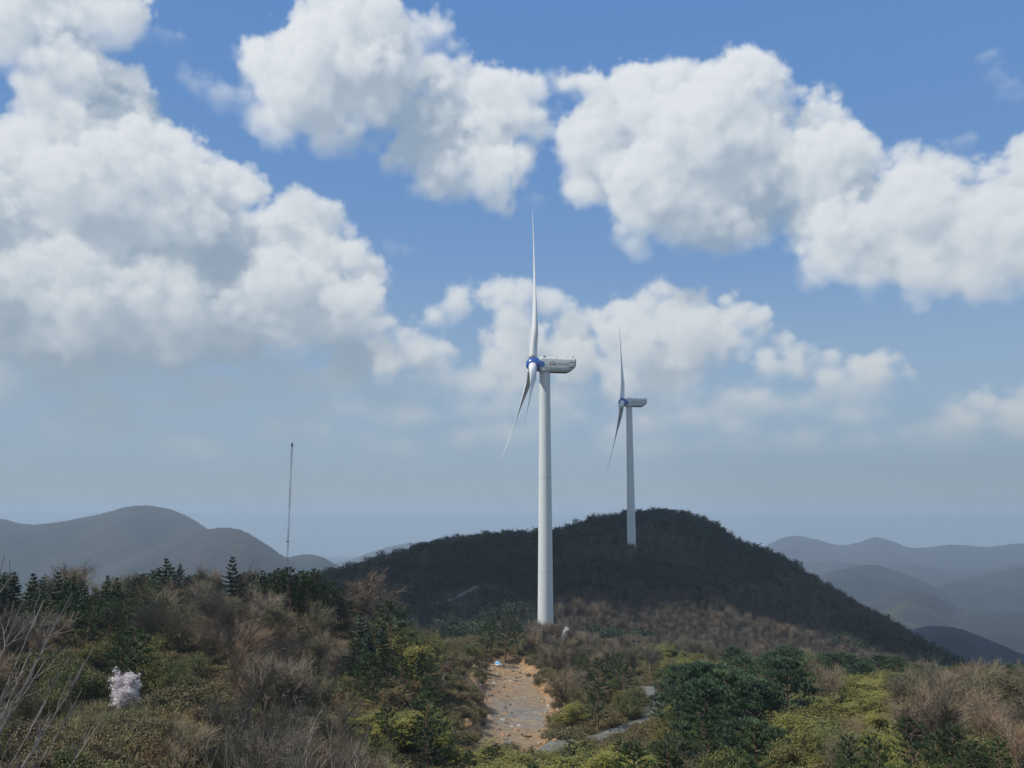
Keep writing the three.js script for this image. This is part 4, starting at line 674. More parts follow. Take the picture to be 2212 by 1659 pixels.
// ---------------------------------------------------------------- who grows where
// sampled from the photograph: [x, y, kind] of canopies; spots between take the nearest kind
const B = 'bare_tree', S = 'brown_shrub', O = 'olive_tree', Y = 'sprouting_tree', D = 'pine_tree', K = 'dense_pine', C = 'spruce_tree';
const MAP = [[30, 1310, C], [120, 1300, C], [60, 1410, B], [40, 1500, O], [60, 1600, O], [150, 1440, O], [200, 1270, B], [190, 1335, D], [260, 1330, D], [330, 1310, D], [340, 1265, D], [290, 1400, D], [230, 1400, O], [330, 1395, O], [420, 1345, B], [440, 1285, B], [480, 1245, B], [560, 1275, D], [640, 1275, D], [690, 1275, D], [600, 1345, B], [520, 1365, B], [420, 1415, O], [480, 1450, B], [560, 1430, B], [640, 1355, B], [720, 1345, B], [740, 1285, D], [800, 1280, B], [860, 1325, D], [880, 1390, O], [800, 1395, C], [820, 1455, D], [875, 1455, D], [700, 1415, B], [700, 1470, S], [760, 1525, Y], [620, 1480, B], [370, 1510, S], [300, 1570, S], [450, 1570, S], [550, 1570, B], [650, 1570, B], [700, 1610, B], [620, 1630, S], [500, 1640, S], [900, 1550, Y], [930, 1590, D], [850, 1630, Y], [780, 1640, Y], [960, 1640, O], [960, 1470, S], [1000, 1550, S], [960, 1560, S],
  [950, 1400, O], [1000, 1405, O], [1085, 1390, D], [1040, 1400, O], [1200, 1400, B], [1160, 1380, B], [1250, 1405, B], [1180, 1450, B], [1270, 1470, O], [1290, 1450, D], [1350, 1460, D], [1330, 1405, B], [1380, 1440, B], [1400, 1480, O], [1250, 1545, Y], [1330, 1535, D], [1370, 1535, O], [1240, 1500, O], [1120, 1655, Y], [1200, 1640, S], [1280, 1645, Y], [1340, 1660, Y], [1420, 1640, O], [1450, 1600, D], [1480, 1655, D],
  [1460, 1410, Y], [1440, 1455, O], [1500, 1490, K], [1550, 1510, K], [1600, 1540, K], [1520, 1450, O], [1560, 1570, K], [1640, 1590, K], [1620, 1650, K], [1560, 1650, K], [1700, 1650, K], [1700, 1430, K], [1760, 1430, K], [1830, 1430, K], [1880, 1440, K], [1660, 1460, K], [1600, 1410, B], [1550, 1395, B], [1720, 1385, B], [1680, 1510, O], [1720, 1550, O], [1780, 1580, O], [1760, 1490, O], [1830, 1490, Y], [1870, 1540, Y], [1880, 1570, Y], [1920, 1460, Y], [1960, 1470, Y], [1990, 1460, O], [2050, 1480, B], [2130, 1490, B], [2030, 1530, B], [2100, 1560, B], [2180, 1550, S], [2160, 1470, D], [2190, 1610, S], [2110, 1600, D], [1960, 1600, D], [1900, 1620, D], [1850, 1650, Y], [1760, 1660, O], [2000, 1640, Y], [2060, 1640, D], [2150, 1655, Y]].map(([px, py, k]) => { const p = pick(px, py, 3.2); return [p.x, p.z, k, px, py]; });
const CHERRY = pick(277, 1537);
const nearLane = (x, z, r) => nearLine(LANE, x, z, r);
const onTrack = (x, z, m) => { if (Math.abs(x) > 40 || z > -70 || z < -215) return false; const t = trackAt(x, z); return t.d < t.w * m; };
const WHERE = (px, d) => (px < 150 ? 'near the bare branches' : px < 420 ? 'around the pale blossom tree' : px < 720 ? 'below the lattice mast' : px < 1000 ? 'left of the dirt track' : px < 1180 ? (d > 115 ? 'behind the dirt track' : 'before the dirt track') : px < 1420 ? 'around the concrete lane' : px < 1700 ? 'around the dark pine clump' : px < 1950 ? 'on the yellow-green slope' : 'on the far brown slope') + (d > 150 ? ', far down' : d > 105 ? ', high up' : d > 62 ? '' : d > 42 ? ', low down' : ', bottom edge');
const LOOK = { bare_tree: ['leafless tree', 'leafless trees', ['grey-brown ', 'tan ', 'dark grey ', 'reddish ', 'greenish-grey ']], brown_shrub: ['twiggy shrub', 'brown shrubs', ['brown ', 'reddish-brown ', 'dull brown ', 'pale brown ']], olive_tree: ['budding tree', 'budding trees', ['olive ', 'yellowish ', 'dark olive ', 'pale olive ']], sprouting_tree: ['young-leaved tree', 'trees in young leaf', ['yellow-green ', 'bright yellow ', 'dull green ', 'golden ']], pine_tree: ['pine', 'pines', ['dark green ', 'blackish green ', 'bright green ', 'mid green ']], dense_pine: ['dense pine', 'dense pines', ['blue-green ', 'dark blue-green ', 'lighter blue-green ']], spruce_tree: ['pointed conifer', 'pointed conifers', ['dark ', 'blackish ', 'greener ']] };
const toPhoto = (x, y, z) => { const zc = z * cosP + y * -sinP, v = (y * cosP + z * sinP) ; const depth = -(z * cosP) + y * sinP; return [CX + FOCAL * x / depth, CY - FOCAL * (y * cosP + z * sinP) / depth]; };
// trees that the photograph shows by themselves: x, y of the top, distance, height
const single = (kind, px, py, d, h, label, o) => { const p = ahead(px, py, d); return plant(kind, p.x, p.z, o?.fit ? Math.max(2, p.y - ground(p.x, p.z)) : h, label, null, o); };
single(C, 360, 1207, 134, 8, 'tallest dark pointed conifer breaking the left ridge skyline', { fit: 1, tint: 0, shape: 0, wide: 1.15 });
single(C, 389, 1218, 136, 7, 'slim conifer just right of the tallest one on the left ridge', { fit: 1, tint: 1, shape: 1, wide: 0.8 });
single(C, 504, 1203, 133, 8, 'lone spire-shaped conifer standing clear on the left ridge skyline', { fit: 1, tint: 1, shape: 2, wide: 1.05 });
single(C, 30, 1237, 118, 8, 'first conifer from the left edge behind the bare branches', { fit: 1, tint: 0, shape: 1 });
single(C, 68, 1240, 120, 8, 'second conifer from the left edge, close beside the first', { fit: 1, tint: 2, shape: 0 });
single(C, 128, 1236, 119, 8, 'broad conifer right of the gap in the left-edge clump', { fit: 1, tint: 0, shape: 2, wide: 1.1 });
single(C, 145, 1248, 122, 8, 'smaller conifer at the right end of the left-edge clump', { fit: 1, tint: 1, shape: 1 });
for (const [px, py, d, l] of [[8, 1243, 121, 'conifer cut by the left edge of the photo'], [98, 1246, 124, 'short conifer filling the gap in the left-edge clump'], [163, 1258, 121, 'low conifer trailing right of the left-edge clump'], [330, 1236, 136, 'low conifer just left of the tallest one on the ridge'], [345, 1226, 137, 'conifer half hidden behind the tallest one'], [374, 1226, 132, 'conifer squeezed between the tallest and the slim one'], [408, 1242, 136, 'low conifer right of the slim one on the ridge'], [182, 1268, 118, 'squat conifer below the ridge at the left']]) single(C, px, py, d, 7, l, { fit: 1, wide: 1.1 });
for (const [px, py, d, l] of [[548, 1240, 131, 'low pine left of the clump below the mast'], [583, 1236, 131, 'pine between the ridge conifer and the clump'], [616, 1231, 130, 'pine in the middle of the clump below the mast'], [650, 1229, 131, 'pine just right of the foot of the mast'], [676, 1236, 130, 'pine near the right end of the clump'], [712, 1252, 133, 'pine stepping down right of the clump'], [738, 1266, 134, 'last pine stepping down towards the reddish tree'], [235, 1300, 112, 'dark pine high on the left slope above the bright green one'], [270, 1292, 114, 'broad dark pine on the left slope above the bright green one'], [305, 1296, 112, 'third dark pine in the row above the bright green one'], [205, 1310, 108, 'dark pine at the left of the row above the blossom'], [345, 1304, 114, 'dark pine at the right of the row above the bright green one']]) single(D, px, py, d, 7, l, { fit: 1, wide: 1.3 });
single(C, 566, 1232, 130, 8, 'dark conifer on the ridge just right of the lone spire', { fit: 1, tint: 0, shape: 1 });
single(D, 600, 1226, 128, 8, 'dark pine at the left of the clump below the lattice mast', { fit: 1, tint: 0, shape: 0 });
single(D, 632, 1222, 128, 8, 'dark pine whose top meets the foot of the lattice mast', { fit: 1, tint: 1, shape: 1 });
single(D, 665, 1225, 130, 8, 'dark pine at the right of the clump below the lattice mast', { fit: 1, tint: 0, shape: 2 });
single(D, 690, 1240, 132, 8, 'lower pine closing the clump right of the lattice mast', { fit: 1, tint: 2, shape: 3 });
single(B, 805, 1238, 146, 8, 'round reddish-brown leafless tree standing against the dark hill', { fit: 1, tint: 3, shape: 1, wide: 1.25 });
single(D, 862, 1295, 132, 8, 'round green pine between the reddish leafless tree and the hill road', { fit: 1, tint: 3, shape: 2, wide: 1.4 });
single(C, 800, 1368, 112, 6, 'small dark spruce on the slope left of the dirt track', { fit: 1, tint: 1, shape: 2 });
single(D, 282, 1355, 92, 6, 'bright green pine on the left slope above the blossom', { fit: 1, tint: 3, shape: 1, wide: 1.3 });
single(Y, 885, 1350, 122, 6, 'pale olive tree with a rounded crown above the dark spruce', { fit: 1, tint: 1, wide: 1.2 });
for (const [px, py, d] of [[1140, 1345, 222], [1158, 1338, 232], [1172, 1342, 226], [1186, 1339, 234], [1200, 1343, 224], [1216, 1341, 230], [1236, 1352, 220], [1255, 1358, 216], [1150, 1362, 205], [1190, 1366, 208], [1225, 1372, 206]]) single(B, px, py, d, 6, 'brown leafless tree hiding the foot of the nearer turbine', { fit: 1, wide: 1.0 }).userData.group = 'leafless trees round the foot of the nearer turbine';
// the clump behind the track end
for (const [i, [px, py, d]] of [[1062, 1330, 198], [1092, 1326, 202], [1120, 1334, 205], [1048, 1345, 194]].entries()) single(D, px, py, d, 9, ['pine with bare lower trunk, first from the left behind the track end', 'tallest pine of the clump behind the track end', 'pine at the right of the clump beside the turbine foot', 'shorter pale pine at the left of the clump behind the track end'][i], { fit: 1, tint: [3, 0, 0, 2][i], shape: i, wide: 0.95 });
single(Y, 1250, 1520, 122, 4, 'bright yellow-green larch-like tree right of the dirt track', { tint: 1, shape: 0, wide: 1.2 });
single(D, 1290, 1418, 138, 6, 'dark round pine left of a matching pair right of the track', { fit: 1, tint: 0, shape: 3, wide: 1.3 });
single(D, 1352, 1428, 136, 6, 'dark round pine right of a matching pair right of the track', { fit: 1, tint: 0, shape: 0, wide: 1.3 });
single(K, 1530, 1432, 104, 7, 'big blue-green pine topping the dark clump right of the lane', { fit: 1, tint: 1, shape: 0, wide: 1.25 });
single(K, 1590, 1478, 98, 7, 'broad blue-green pine on the right flank of the dark clump', { fit: 1, tint: 0, shape: 1, wide: 1.25 });
single(K, 1620, 1560, 78, 6, 'full blue-green pine low in the dark clump near the bottom', { fit: 1, tint: 0, shape: 2, wide: 1.3 });
single(Y, 1870, 1510, 92, 5, 'brightest yellow-green tree in the middle of the right slope', { tint: 1, shape: 2, wide: 1.4 });
single(D, 2150, 1432, 122, 6, 'pine on the skyline of the right ridge near the edge', { fit: 1, tint: 1, shape: 1 });
single(S, 378, 1478, 84, 4, 'broad brown twiggy dome just right of the pale blossom tree', { fit: 1, tint: 2, shape: 0, wide: 1.7 });
{ const p = CHERRY; plant('blossom_tree', p.x, p.z, Math.max(3, ahead(277, 1446, -p.z).y - p.y), 'pale pink blossom tree alone on the left slope', null, { shape: 2, tint: 0, wide: 0.9, name: 'blossom_tree' }); }
single('russet_shrub', 998, 1418, 160, 5, 'large russet bush with pinkish buds leaning over the dirt track', { fit: 1, shape: 0, tint: 0, wide: 1.1 });
single('russet_shrub', 965, 1440, 146, 5, 'second russet bush, left of the one leaning over the track', { fit: 1, shape: 1, tint: 1, wide: 1.0 });
single(S, 985, 1520, 128, 4, 'brown bush hanging over the left bank of the dirt track', { fit: 1, tint: 1, shape: 1, wide: 1.5 });
{ // the leafless tree whose branches reach in from the left edge
  const R = rng(2024), x0 = -9.5, z0 = -13.6, y0 = ground(x0, z0), wood = new Cover(), crown = new Cover(), root = new THREE.Group(); root.name = numbered('bare_tree'); root.position.set(x0, y0, z0);
  wood.rod([0, -0.3, 0], [0.1, 1.6, 0.05], 0.11, 0.085, PALE_BARK, 8);
  const limb = (c, a, b, r0, r1, sag, n, k) => { let p = a; const out = [a]; for (let i = 1; i <= n; i++) { const t = i / n, q = [lerp(a[0], b[0], t) + (R() - 0.5) * 0.05, lerp(a[1], b[1], t) - sag * Math.sin(Math.PI * t) + (R() - 0.5) * 0.04, lerp(a[2], b[2], t) + (R() - 0.5) * 0.08]; c.rod(p, q, lerp(r0, r1, (i - 1) / n), lerp(r0, r1, t), shade(k, R, 0.3), 5); p = q; out.push(q); } return out; };
  for (const [px, py, dz, st] of [[155, 1278, 0.3, 1.5], [125, 1325, -0.6, 1.6], [92, 1296, 0.9, 1.5], [48, 1300, -0.2, 1.6], [150, 1420, 0.5, 1.3], [205, 1395, -0.4, 1.2], [180, 1490, 0.2, 1.0], [215, 1560, 0.8, 0.8], [12, 1195, 0.0, 1.6], [-40, 1240, 0.6, 1.6], [70, 1400, 1.2, 1.3], [110, 1540, 1.1, 0.8], [-80, 1330, -0.8, 1.4], [30, 1450, -0.9, 1.2], [-160, 1300, 0.4, 1.5], [-200, 1420, -0.4, 1.3]]) {
    const v = ahead(px, py, 13.6 + dz), b = [v.x - x0, v.y - y0, v.z - z0], a = [0.06, st, 0.03], L = Math.hypot(...sub(b, a)), main = limb(wood, a, b, 0.036, 0.006, 0.32, 9, [0.27, 0.24, 0.21]);
    for (let i = 3; i < 9; i++) for (let k = 0; k < 2; k++) { const d = nrm(sub(main[i + 1] ?? main[i], main[i - 1])), e = add(main[i], turned(d, R, 0.55, 0.12), L * 0.16 * (0.6 + 0.9 * R()) * (1.25 - i / 9)), s = limb(crown, main[i], e, 0.011, 0.004, 0.03, 3, [0.22, 0.19, 0.165]); for (let m = 0; m < 3; m++) limb(crown, s[1 + m % 3], add(s[1 + m % 3], turned(nrm(sub(e, main[i])), R, 0.6, 0.15), 0.16 + 0.3 * R()), 0.0055, 0.0025, 0.01, 2, [0.2, 0.17, 0.15]); }
  }
  const t = new THREE.Mesh(wood.build(), barkMaterial), c = new THREE.Mesh(crown.build(), barkMaterial); t.name = 'trunk'; c.name = 'crown'; root.add(t, c); put(tag(root, 'near leafless tree with pale slender branches reaching in from the left edge', 'tree'));
}
for (const [px, py, d] of [[560, 1520, 42], [610, 1490, 44], [655, 1478, 40], [700, 1500, 43], [745, 1515, 38], [790, 1540, 42], [640, 1550, 34], [520, 1565, 36]]) { const p = ahead(px, py, d); plant('sapling', p.x, p.z, Math.max(2, p.y - ground(p.x, p.z)), 'thin pale leafless sapling among the bottom shrubs left of the middle', 'pale saplings at the bottom left of the middle', { wide: 0.9 }); }
for (const [px, py, d] of [[428, 1222, 150], [452, 1216, 152], [470, 1220, 149], [535, 1222, 150], [590, 1228, 152], [310, 1232, 146], [285, 1228, 150], [232, 1246, 140], [262, 1238, 143], [205, 1252, 140]]) { const p = ahead(px, py, d); plant(B, p.x, p.z, Math.max(3, p.y - ground(p.x, p.z)), 'thin leafless tree standing up on the left ridge skyline between the conifers', 'leafless trees on the left ridge skyline', { wide: 0.7 }); }
{ const R = rng(66); for (let i = 0; i < 44; i++) { const px = i < 34 ? 1035 + i * 7.8 + R() * 6 : [905, 935, 1000, 1020, 1440, 1455, 1475, 1620, 1650, 1665][i - 34], d = px < 1300 ? 508 + R() * 16 : px < 1500 ? 556 : 508, p = ahead(px, 1150, d); plant(B, p.x, p.z, i < 34 ? 5.5 + 3.5 * R() : 5, px < 1300 ? 'bare tree on the dark hill skyline between the two turbines and left of them' : 'bare tree on the skyline of the dark hill right of its turbine', px < 1300 ? 'bare trees along the low shoulder of the dark hill' : 'bare trees on the peak of the dark hill', { tint: 2 }); } }
for (const [px, py, d, h, w, t, l] of [[758, 1488, 96, 4, 1.7, 1, 'broad yellow-green spreading tree low on the bank left of the track'], [905, 1530, 94, 4, 1.3, 1, 'yellow-green layered tree by the bank left of the track'], [935, 1572, 86, 4, 1.1, 2, 'narrow green tree just below the layered yellow-green one'], [835, 1605, 70, 4, 1.4, 3, 'golden-green bush at the bottom left of the dirt track'], [775, 1625, 62, 4, 1.4, 0, 'low yellow-green bush at the bottom beside the pale saplings'],
  [1085, 1606, 72, 4, 1.5, 1, 'yellow-green bush at the bottom edge right below the dirt track'], [1150, 1618, 68, 4, 1.5, 0, 'yellow-green bush at the bottom edge right of the track foot'], [1045, 1625, 64, 3, 1.3, 0, 'small yellow-green bush at the bottom edge left of the track foot'], [1275, 1604, 70, 4, 1.5, 3, 'golden bush at the bottom edge below the concrete lane'], [1345, 1612, 66, 4, 1.5, 3, 'second golden bush at the bottom edge, nearer the dark clump'], [1215, 1630, 60, 3, 1.4, 3, 'low golden bush at the bottom edge between taller ones'],
  [1825, 1472, 112, 4, 1.4, 0, 'upper yellow-green tree beside the row of dense pines'], [1905, 1528, 90, 4, 1.5, 1, 'yellow tree right of the brightest one on the slope'], [1850, 1560, 84, 4, 1.4, 1, 'yellow-green tree just below the brightest one'], [1930, 1440, 132, 5, 1.5, 0, 'yellow-green tree on the skyline end of the dark hill'], [1985, 1446, 130, 5, 1.4, 2, 'dull green tree right of the skyline yellow-green one'], [1960, 1500, 104, 4, 1.4, 0, 'yellow-green tree midway up the far brown slope'], [1780, 1500, 106, 4, 1.3, 3, 'golden tree at the left of the yellow-green slope'], [1840, 1620, 64, 4, 1.4, 0, 'yellow-green bush low on the slope near the bottom edge'], [1990, 1622, 62, 4, 1.4, 0, 'yellow-green bush at the bottom edge below the far brown slope'], [1462, 1398, 168, 5, 1.2, 0, 'yellow-green tree before the dark hill above the dark clump']]) single(Y, px, py, d, h, l, { fit: 1, wide: w, tint: t });
// scattered growth
{
  const R = rng(4242), counts = {}, cap = { bare_tree: 285, brown_shrub: 285, olive_tree: 270, sprouting_tree: 230, pine_tree: 250, dense_pine: 150, spruce_tree: 60 }, spots = [];
  for (let d = 24; d < 268; d += d < 60 ? 2.0 : d < 120 ? 3.3 : 5.0) { const step = d < 60 ? 2.3 : d < 120 ? 3.5 : 5.0, half = d * 0.66; for (let x = -half; x < half; x += step) spots.push([x + (R() - 0.5) * step, -d + (R() - 0.5) * step, d]); }
  const bush = [], grown = [];
  for (const [x, z, d] of spots) {
    if (onTrack(x, z, 1.0 + 0.12 * R()) || nearLane(x, z, 2.2) || Math.hypot(x - 10, z + 250) < 6.5) continue;
    const qx = x + (R() - 0.5) * 5, qz = z + (R() - 0.5) * 5; let best = 1e9, m = null; for (const a of MAP) { const dx = a[0] - qx, dz = (a[1] - qz) * 0.62, e = dx * dx + dz * dz; if (e < best) { best = e; m = a; } }
    let kind = m[2]; const y = ground(x, z), [px, py] = toPhoto(x, y, z); if (px < -260 || px > 2480) continue;
    const sunny = px > 90 && px < 520 && d > 44 && d < 80; if (sunny && R() < 0.72) continue;
    if (Math.hypot(x - CHERRY.x, (z - CHERRY.z) * 0.8) < 5.5) continue;
    if (R() < (kind === Y ? 0.08 : 0.2)) kind = [B, S, O][R() * 3 | 0];
    if (d < 46 && kind !== Y && kind !== S && R() < 0.6) kind = R() < 0.6 ? S : O;
    let h = { bare_tree: 5.6, brown_shrub: 2.3, olive_tree: 3.8, sprouting_tree: 3.6, pine_tree: 5.4, dense_pine: 5.2, spruce_tree: 6.4 }[kind] * (0.7 + 0.6 * R());
    h *= d < 46 ? 0.55 : d < 75 ? 0.72 : d > 180 ? 0.85 : 1;
    // keep crowns below the line that the photograph shows them at
    const roof = px < 720 ? 1236 + 14 * Math.sin(px * 0.03) : px < 1010 ? lerp(1262, 1385, (px - 720) / 290) : px < 1150 ? 1385 : px < 1240 ? 1346 : px < 1950 ? lerp(1362, 1412, (px - 1240) / 710) : 1432, top = ahead(px, roof, -z).y - y; h = Math.min(h, top);
    if (px > 205 && px < 345 && z > CHERRY.z) h = Math.min(h, ahead(px, 1540, -z).y - y); if (px >= 335 && px < 440 && d < 82) h = Math.min(h, ahead(px, 1555, -z).y - y);
    if (px > 940 && px < 1050 && d < 148 && d > 70) h = Math.min(h, ahead(px, 1530, -z).y - y);
    if (px > 960 && px < 1230 && d < 116) h = Math.min(h, ahead(px, 1600 + 24 * R(), -z).y - y);
    if (px > 1150 && px < 1440 && d < 118 && d > 40) h = Math.min(h, Math.max(1.2, ahead(px, 1600, -z).y - y));
    const keep = { dense_pine: 0.55, sprouting_tree: 0.85, pine_tree: 0.85, bare_tree: d > 60 ? 0.62 : 0.9, olive_tree: 0.8 }[kind] ?? 1; if (R() > keep) continue;
    if (kind === K) h = Math.min(top, h * (px > 1720 ? 0.9 : d < 75 ? 1.25 : d < 130 ? 1.35 : 1.0)); else if (kind === Y && d > 60) h = Math.min(top, h * 1.2);
    if (h < 0.9) continue;
    counts[kind] = (counts[kind] ?? 0) + 1; if (counts[kind] > cap[kind]) { bush.push([x, z, kind, h]); continue; }
    grown.push({ kind, x, z, h, d, px, py, tint: R() * KINDS[kind].tints.length | 0 });
  }
  for (const t of grown) {
    const [one, many, shades] = LOOK[t.kind], at = WHERE(t.px, t.d), size = t.h > KINDS[t.kind].h * 0.95 ? 'tall ' : t.h < KINDS[t.kind].h * 0.55 ? 'low ' : '';
    let near = null, best = 1e9; for (const o of grown) if (o !== t) { const e = (o.px - t.px) ** 2 + 4 * (o.py - t.py) ** 2; if (e < best) { best = e; near = o; } }
    const side = Math.abs(near.px - t.px) > 1.2 * Math.abs(near.py - t.py) ? (near.px > t.px ? 'left of' : 'right of') : near.d < t.d ? 'behind' : 'in front of', by = `${side} a ${LOOK[near.kind][0]} `, count = (l) => l.split(/\s+/).length;
    let label = `${size}${shades[t.tint]}${one} ${by}${at}`; if (count(label) > 16) label = `${shades[t.tint]}${one} ${by}${at}`; if (count(label) > 16) label = `${size}${shades[t.tint]}${one} ${at}`;
    plant(t.kind, t.x, t.z, t.h, label, `${many} ${at.replace(',', '')}`, { tint: t.tint, wide: t.kind === K ? 1.2 : t.kind === Y ? 1.25 : t.kind === S ? 1.15 : 1.05 });
  }
  console.log(JSON.stringify(counts), grown.length);
  // past the limits of a kind: the same shapes as one mass
  const by = {}; for (const b of bush) (by[b[2]] ??= []).push(b);
  for (const [kind, list] of Object.entries(by)) { const k = KINDS[kind]; for (const j of [0, 1]) massOf(kind.replace('_tree', '') + (j ? '_thicket_wood' : '_thicket'), k.shapes[1][1 - j], j ? barkMaterial : k.materials[0], list.map(([x, z, , h], i) => [x, z, h / k.h, i * 2.4])); }
}
function massOf(name, geometry, material, list, tints) {
  const m = new THREE.InstancedMesh(geometry, material, list.length), q = new THREE.Object3D(), c = new THREE.Color();
  list.forEach(([x, z, s, turn, wide = 1], i) => { q.position.set(x, ground(x, z) - 0.05, z); q.rotation.set(0, turn, 0); q.scale.set(s * wide, s, s * wide); q.updateMatrix(); m.setMatrixAt(i, q.matrix); if (tints) { const t = tints(x, z, i); m.setColorAt(i, c.setRGB(t[0], t[1], t[2])); } });
  m.name = numbered(name); m.castShadow = m.receiveShadow = true; put(tag(m, null, null, null, 'stuff')); return m;
}
{ // undergrowth and dry grass between the trees
  const R = rng(31), low = [], grass = [], litter = [];
  const under = [0, 1].map((i) => mergeGeometries(branching(700 + i, { h: 1.5, rad: 0.02, levels: 3, stems: 7, lean: 0.8, low: 1, kids: [2, 2, 2], open: 0.6, shrink: 0.55, twigs: [0.13, 0.10, 0.068], twig: 0.010, leaves: 1, leafy: 0.5, leaf: 0.13, tones: [[0.10, 0.10, 0.04], [0.15, 0.10, 0.055], [0.13, 0.13, 0.05]] })));
  const tuft = [0, 1].map((i) => tussock(800 + i, { n: 90, r: 0.5, h: 0.62, w: 0.014, tones: [[0.26, 0.215, 0.115], [0.20, 0.17, 0.085], [0.15, 0.16, 0.055], [0.30, 0.25, 0.15]] }));
  for (let i = 0; i < 15000; i++) {
    const d = 20 + 250 * Math.pow(R(), 0.8), x = (R() - 0.5) * 1.36 * d, z = -d; if (onTrack(x, z, 0.82 + 0.3 * R()) || nearLane(x, z, 1.5) || Math.hypot(x - 10, z + 250) < 4.5) continue;
    const straw = x < -10 && x > -48 && d > 40 && d < 88; if (straw ? R() < 0.3 : R() < 0.72) low.push([x, z, 0.5 + 0.7 * R(), R() * TAU, 1 + 0.5 * R()]); else grass.push([x, z, 0.8 + 0.8 * R(), R() * TAU, 1.1]);
    if (straw) for (let k = 0; k < 2; k++) grass.push([x + (R() - 0.5) * 2.5, z + (R() - 0.5) * 2.5, 0.8 + 0.9 * R(), R() * TAU, 1.2]);
  }
  const tone = (x, z, i) => { const a = fbm2(x / 7, z / 7, 3), s = 0.75 + 0.5 * hash3(i, 3, 1); return [s * lerp(0.85, 1.2, a), s, s * lerp(1, 0.8, a)]; };
  for (const j of [0, 1]) { massOf('undergrowth', under[j], plain('undergrowth'), low.filter((_, i) => i % 2 === j), tone); massOf('dry_grass', tuft[j], plain('dry_grass'), grass.filter((_, i) => i % 2 === j), tone); }
}
{ // the wood on the dark hill: one mass of small trees
  const R = rng(57), pines = [], bare = [], needle = new Cover(), bareC = [new Cover(), new Cover()], r2 = rng(5);
  for (let i = 0; i < 150; i++) { const t = r2() * TAU, v = r2(), rr = 2.0 * Math.sqrt(r2()) * Math.sqrt(1 - (v - 0.35) ** 2 * 1.5), o = [Math.cos(t) * rr, 1.6 + v * 3.6, Math.sin(t) * rr]; needle.leaf(o, 0.75, 0.22, r2, shade([0.026, 0.042, 0.020], r2, 0.8)); }
  needle.rod([0, -0.5, 0], [0, 4, 0], 0.12, 0.05, BARK, 4);
  for (const c of bareC) { c.rod([0, -0.5, 0], [0, 2.4, 0], 0.12, 0.08, PALE_BARK, 4); for (let i = 0; i < 200; i++) { const t = r2() * TAU, a = [(r2() - 0.5) * 1.2, 1.2 + r2() * 2.6, (r2() - 0.5) * 1.2]; c.twig(a, add(a, [Math.cos(t) * (0.5 + r2()), 0.7 + 1.3 * r2(), Math.sin(t) * (0.5 + r2())]), i < 24 ? 0.05 : 0.028, shade([0.095, 0.078, 0.060], r2, 0.6)); } }
  for (let i = 0; i < 42000; i++) {
    const d = 268 + 440 * R(), x = (R() - 0.5) * 1.5 * d + 40, z = -d; if (nearLine(HILL_ROAD, x, z, 3.2)) continue; const y = heightOf(x, z); if (y < -95) continue; if (Math.hypot(x - 62, z + 446) < 5) continue;
    const [px, py] = toPhoto(x, y, z); if (px < 560 || px > 2260) continue; const dirt = px > 905 && px < 1090 && py > 1268 && py < 1385 && fbm2(x / 9, z / 9, 3) > 0.4; if (dirt && R() < 0.8) continue;
    const n = fbm2(x / 45 + 2, z / 45, 4) - (px > 1420 && px < 1800 && py > 1285 ? 0.2 : 0) + (px < 1180 ? 0.16 : 0) + (py < 1170 ? 0.08 : 0), s = (0.5 + 0.55 * R() + 0.6 * Math.pow(R(), 5)) * (d < 330 ? 0.75 : 1); (n > 0.505 + 0.12 * (R() - 0.5) ? pines : bare).push([x, z, s, R() * TAU, 0.9 + 0.4 * R()]);
  }
  const tone = (x, z, i) => { const a = fbm2(x / 25, z / 25, 3), s = 0.55 + 0.8 * hash3(i, 4, 2); return [s * lerp(0.8, 1.25, a), s, s * lerp(1.05, 0.8, a)]; };
  massOf('hillside_pine_wood', needle.build(), plain('hill_pines'), pines, tone);
  for (const j of [0, 1]) massOf('hillside_bare_wood', bareC[j].build(), plain('hill_bare'), bare.filter((_, i) => i % 2 === j), tone);
  console.log('hill', pines.length, bare.length);
}
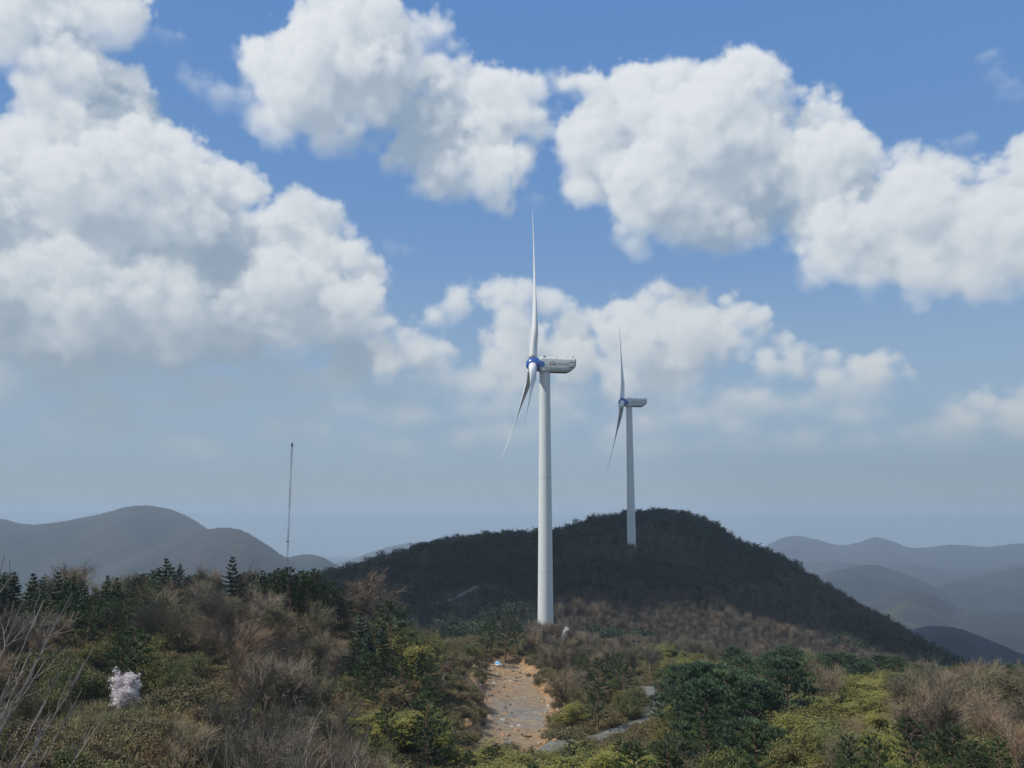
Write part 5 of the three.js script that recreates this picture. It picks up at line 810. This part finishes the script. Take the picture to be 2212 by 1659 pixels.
// ---------------------------------------------------------------- small things on and beside the track
{
  const p = pick(1075, 1437), root = new THREE.Group(); root.name = 'covered_pile'; root.position.copy(p); root.scale.setScalar(0.66); tag(root, 'light blue tarpaulin draped over white sacks at the far end of the dirt track', 'tarpaulin');
  const P = [], I = [], n = 18; for (let i = 0; i <= n; i++) for (let j = 0; j <= n; j++) { const u = i / n * 2 - 1, v = j / n * 2 - 1, r = Math.max(Math.abs(u), Math.abs(v)), h = 1.05 * Math.pow(Math.max(0, 1 - r ** 3), 0.6) * (0.8 + 0.3 * noise2(i * 0.5, j * 0.5)) + 0.1 * noise2(i, j + 9); P.push(u * 0.95, h + 0.22, v * 0.7); }
  for (let i = 0; i < n; i++) for (let j = 0; j < n; j++) { const a = i * (n + 1) + j; I.push(a, a + 1, a + n + 1, a + 1, a + n + 2, a + n + 1); }
  const g = new THREE.BufferGeometry(); g.setAttribute('position', new THREE.Float32BufferAttribute(P, 3)); g.setIndex(I); g.computeVertexNormals();
  part('tarp', g, new THREE.MeshStandardMaterial({ color: new THREE.Color().setRGB(0.22, 0.50, 0.78), roughness: 0.45, side: THREE.DoubleSide }), root);
  const sackMat = new THREE.MeshStandardMaterial({ color: new THREE.Color().setRGB(0.74, 0.74, 0.76), roughness: 0.8 });
  for (const [x, z, s] of [[-0.55, 0.75, 0.4], [0.05, 0.82, 0.36], [0.95, 0.55, 0.42], [1.3, 0.2, 0.34]]) { const q = new THREE.SphereGeometry(s, 16, 12); const a = q.attributes.position; for (let i = 0; i < a.count; i++) a.setXYZ(i, a.getX(i) * (1.2 + 0.3 * noise3(a.getX(i) * 5, a.getY(i) * 5, 1)), a.getY(i) * 0.7, a.getZ(i)); q.computeVertexNormals(); const m = part('sack', q, sackMat, root); m.position.set(x, s * 0.55, z); }
  put(root);
}
const stoneMaterial = new THREE.MeshStandardMaterial({ name: 'stone', color: new THREE.Color().setRGB(0.42, 0.40, 0.37), map: soilMap, roughness: 0.95 });
function stone(seed, r, detail = 3) {
  const g = new THREE.IcosahedronGeometry(1, detail), p = g.attributes.position, v = new THREE.Vector3(); for (let i = 0; i < p.count; i++) { v.fromBufferAttribute(p, i); const n = r * (0.62 + 0.5 * noise3(v.x * 1.3 + seed, v.y * 1.3, v.z * 1.3) + 0.16 * noise3(v.x * 4 + seed, v.y * 4, v.z * 4)); p.setXYZ(i, v.x * n * 1.15, v.y * n * 0.75, v.z * n); } g.computeVertexNormals(); return g;
}
{
  const one = (px, py, r, seed, label) => { const p = pick(px, py), m = new THREE.Mesh(stone(seed, r), stoneMaterial); m.name = numbered('boulder'); m.position.copy(p).add(new THREE.Vector3(0, r * 0.35, 0)); m.castShadow = m.receiveShadow = true; put(tag(m, label, 'boulder')); };
  one(1098, 1612, 0.55, 3, 'pale boulder at the lower end of the dirt track'); one(1172, 1592, 0.5, 8, 'grey boulder on the right edge of the track near the lane'); one(1165, 1455, 0.45, 14, 'pale stone on the orange bank right of the track');
  one(2078, 1502 + 58, 0.7, 21, 'pale grey rock among the brown trees near the right edge');
  const r = ahead(1225, 1362, 226), m = new THREE.Mesh(stone(30, 2.3), new THREE.MeshStandardMaterial({ color: new THREE.Color().setRGB(0.26, 0.25, 0.235), roughness: 0.9 })); m.name = numbered('boulder'); const y0 = ground(r.x, r.z); m.position.set(r.x, y0 + 0.4, r.z); m.scale.set(0.8, (r.y - y0) / 1.7, 0.7);
  m.castShadow = true; put(tag(m, 'pale rock showing above the brown trees right of the nearer turbine foot', 'rock'));
  // loose stones and clods on the track and its bank
  const R = rng(12), list = [], g = stone(5, 0.5, 1), c = new THREE.Color(), M4 = new THREE.Object3D(), pts = new THREE.CatmullRomCurve3(TRACK.map((p) => new THREE.Vector3(p.x, 0, p.z))), N = 1100, s = new THREE.InstancedMesh(g, new THREE.MeshStandardMaterial({ name: 'clod', roughness: 1 }), N);
  for (let i = 0; i < N; i++) { const t = R(), p = pts.getPoint(t), side = R() < 0.6 ? (R() < 0.5 ? -1 : 1) * (0.7 + 0.5 * R()) : R() * 1.4 - 0.7, x = p.x + side * 5.4, z = p.z + (R() - 0.5) * 2, k = 0.12 + 0.6 * Math.pow(R(), 3); M4.position.set(x, ground(x, z) + 0.1, z); M4.rotation.set(R() * 3, R() * 6, R()); M4.scale.setScalar(k); M4.updateMatrix(); s.setMatrixAt(i, M4.matrix); const w = R(); s.setColorAt(i, w < 0.12 ? c.setRGB(0.42, 0.37, 0.30) : w < 0.6 ? c.setRGB(0.10, 0.075, 0.05) : c.setRGB(0.33, 0.2, 0.11)); }
  s.name = 'loose_stones'; s.castShadow = true; put(tag(s, null, null, null, 'stuff'));
}
renderer.render(scene, camera);
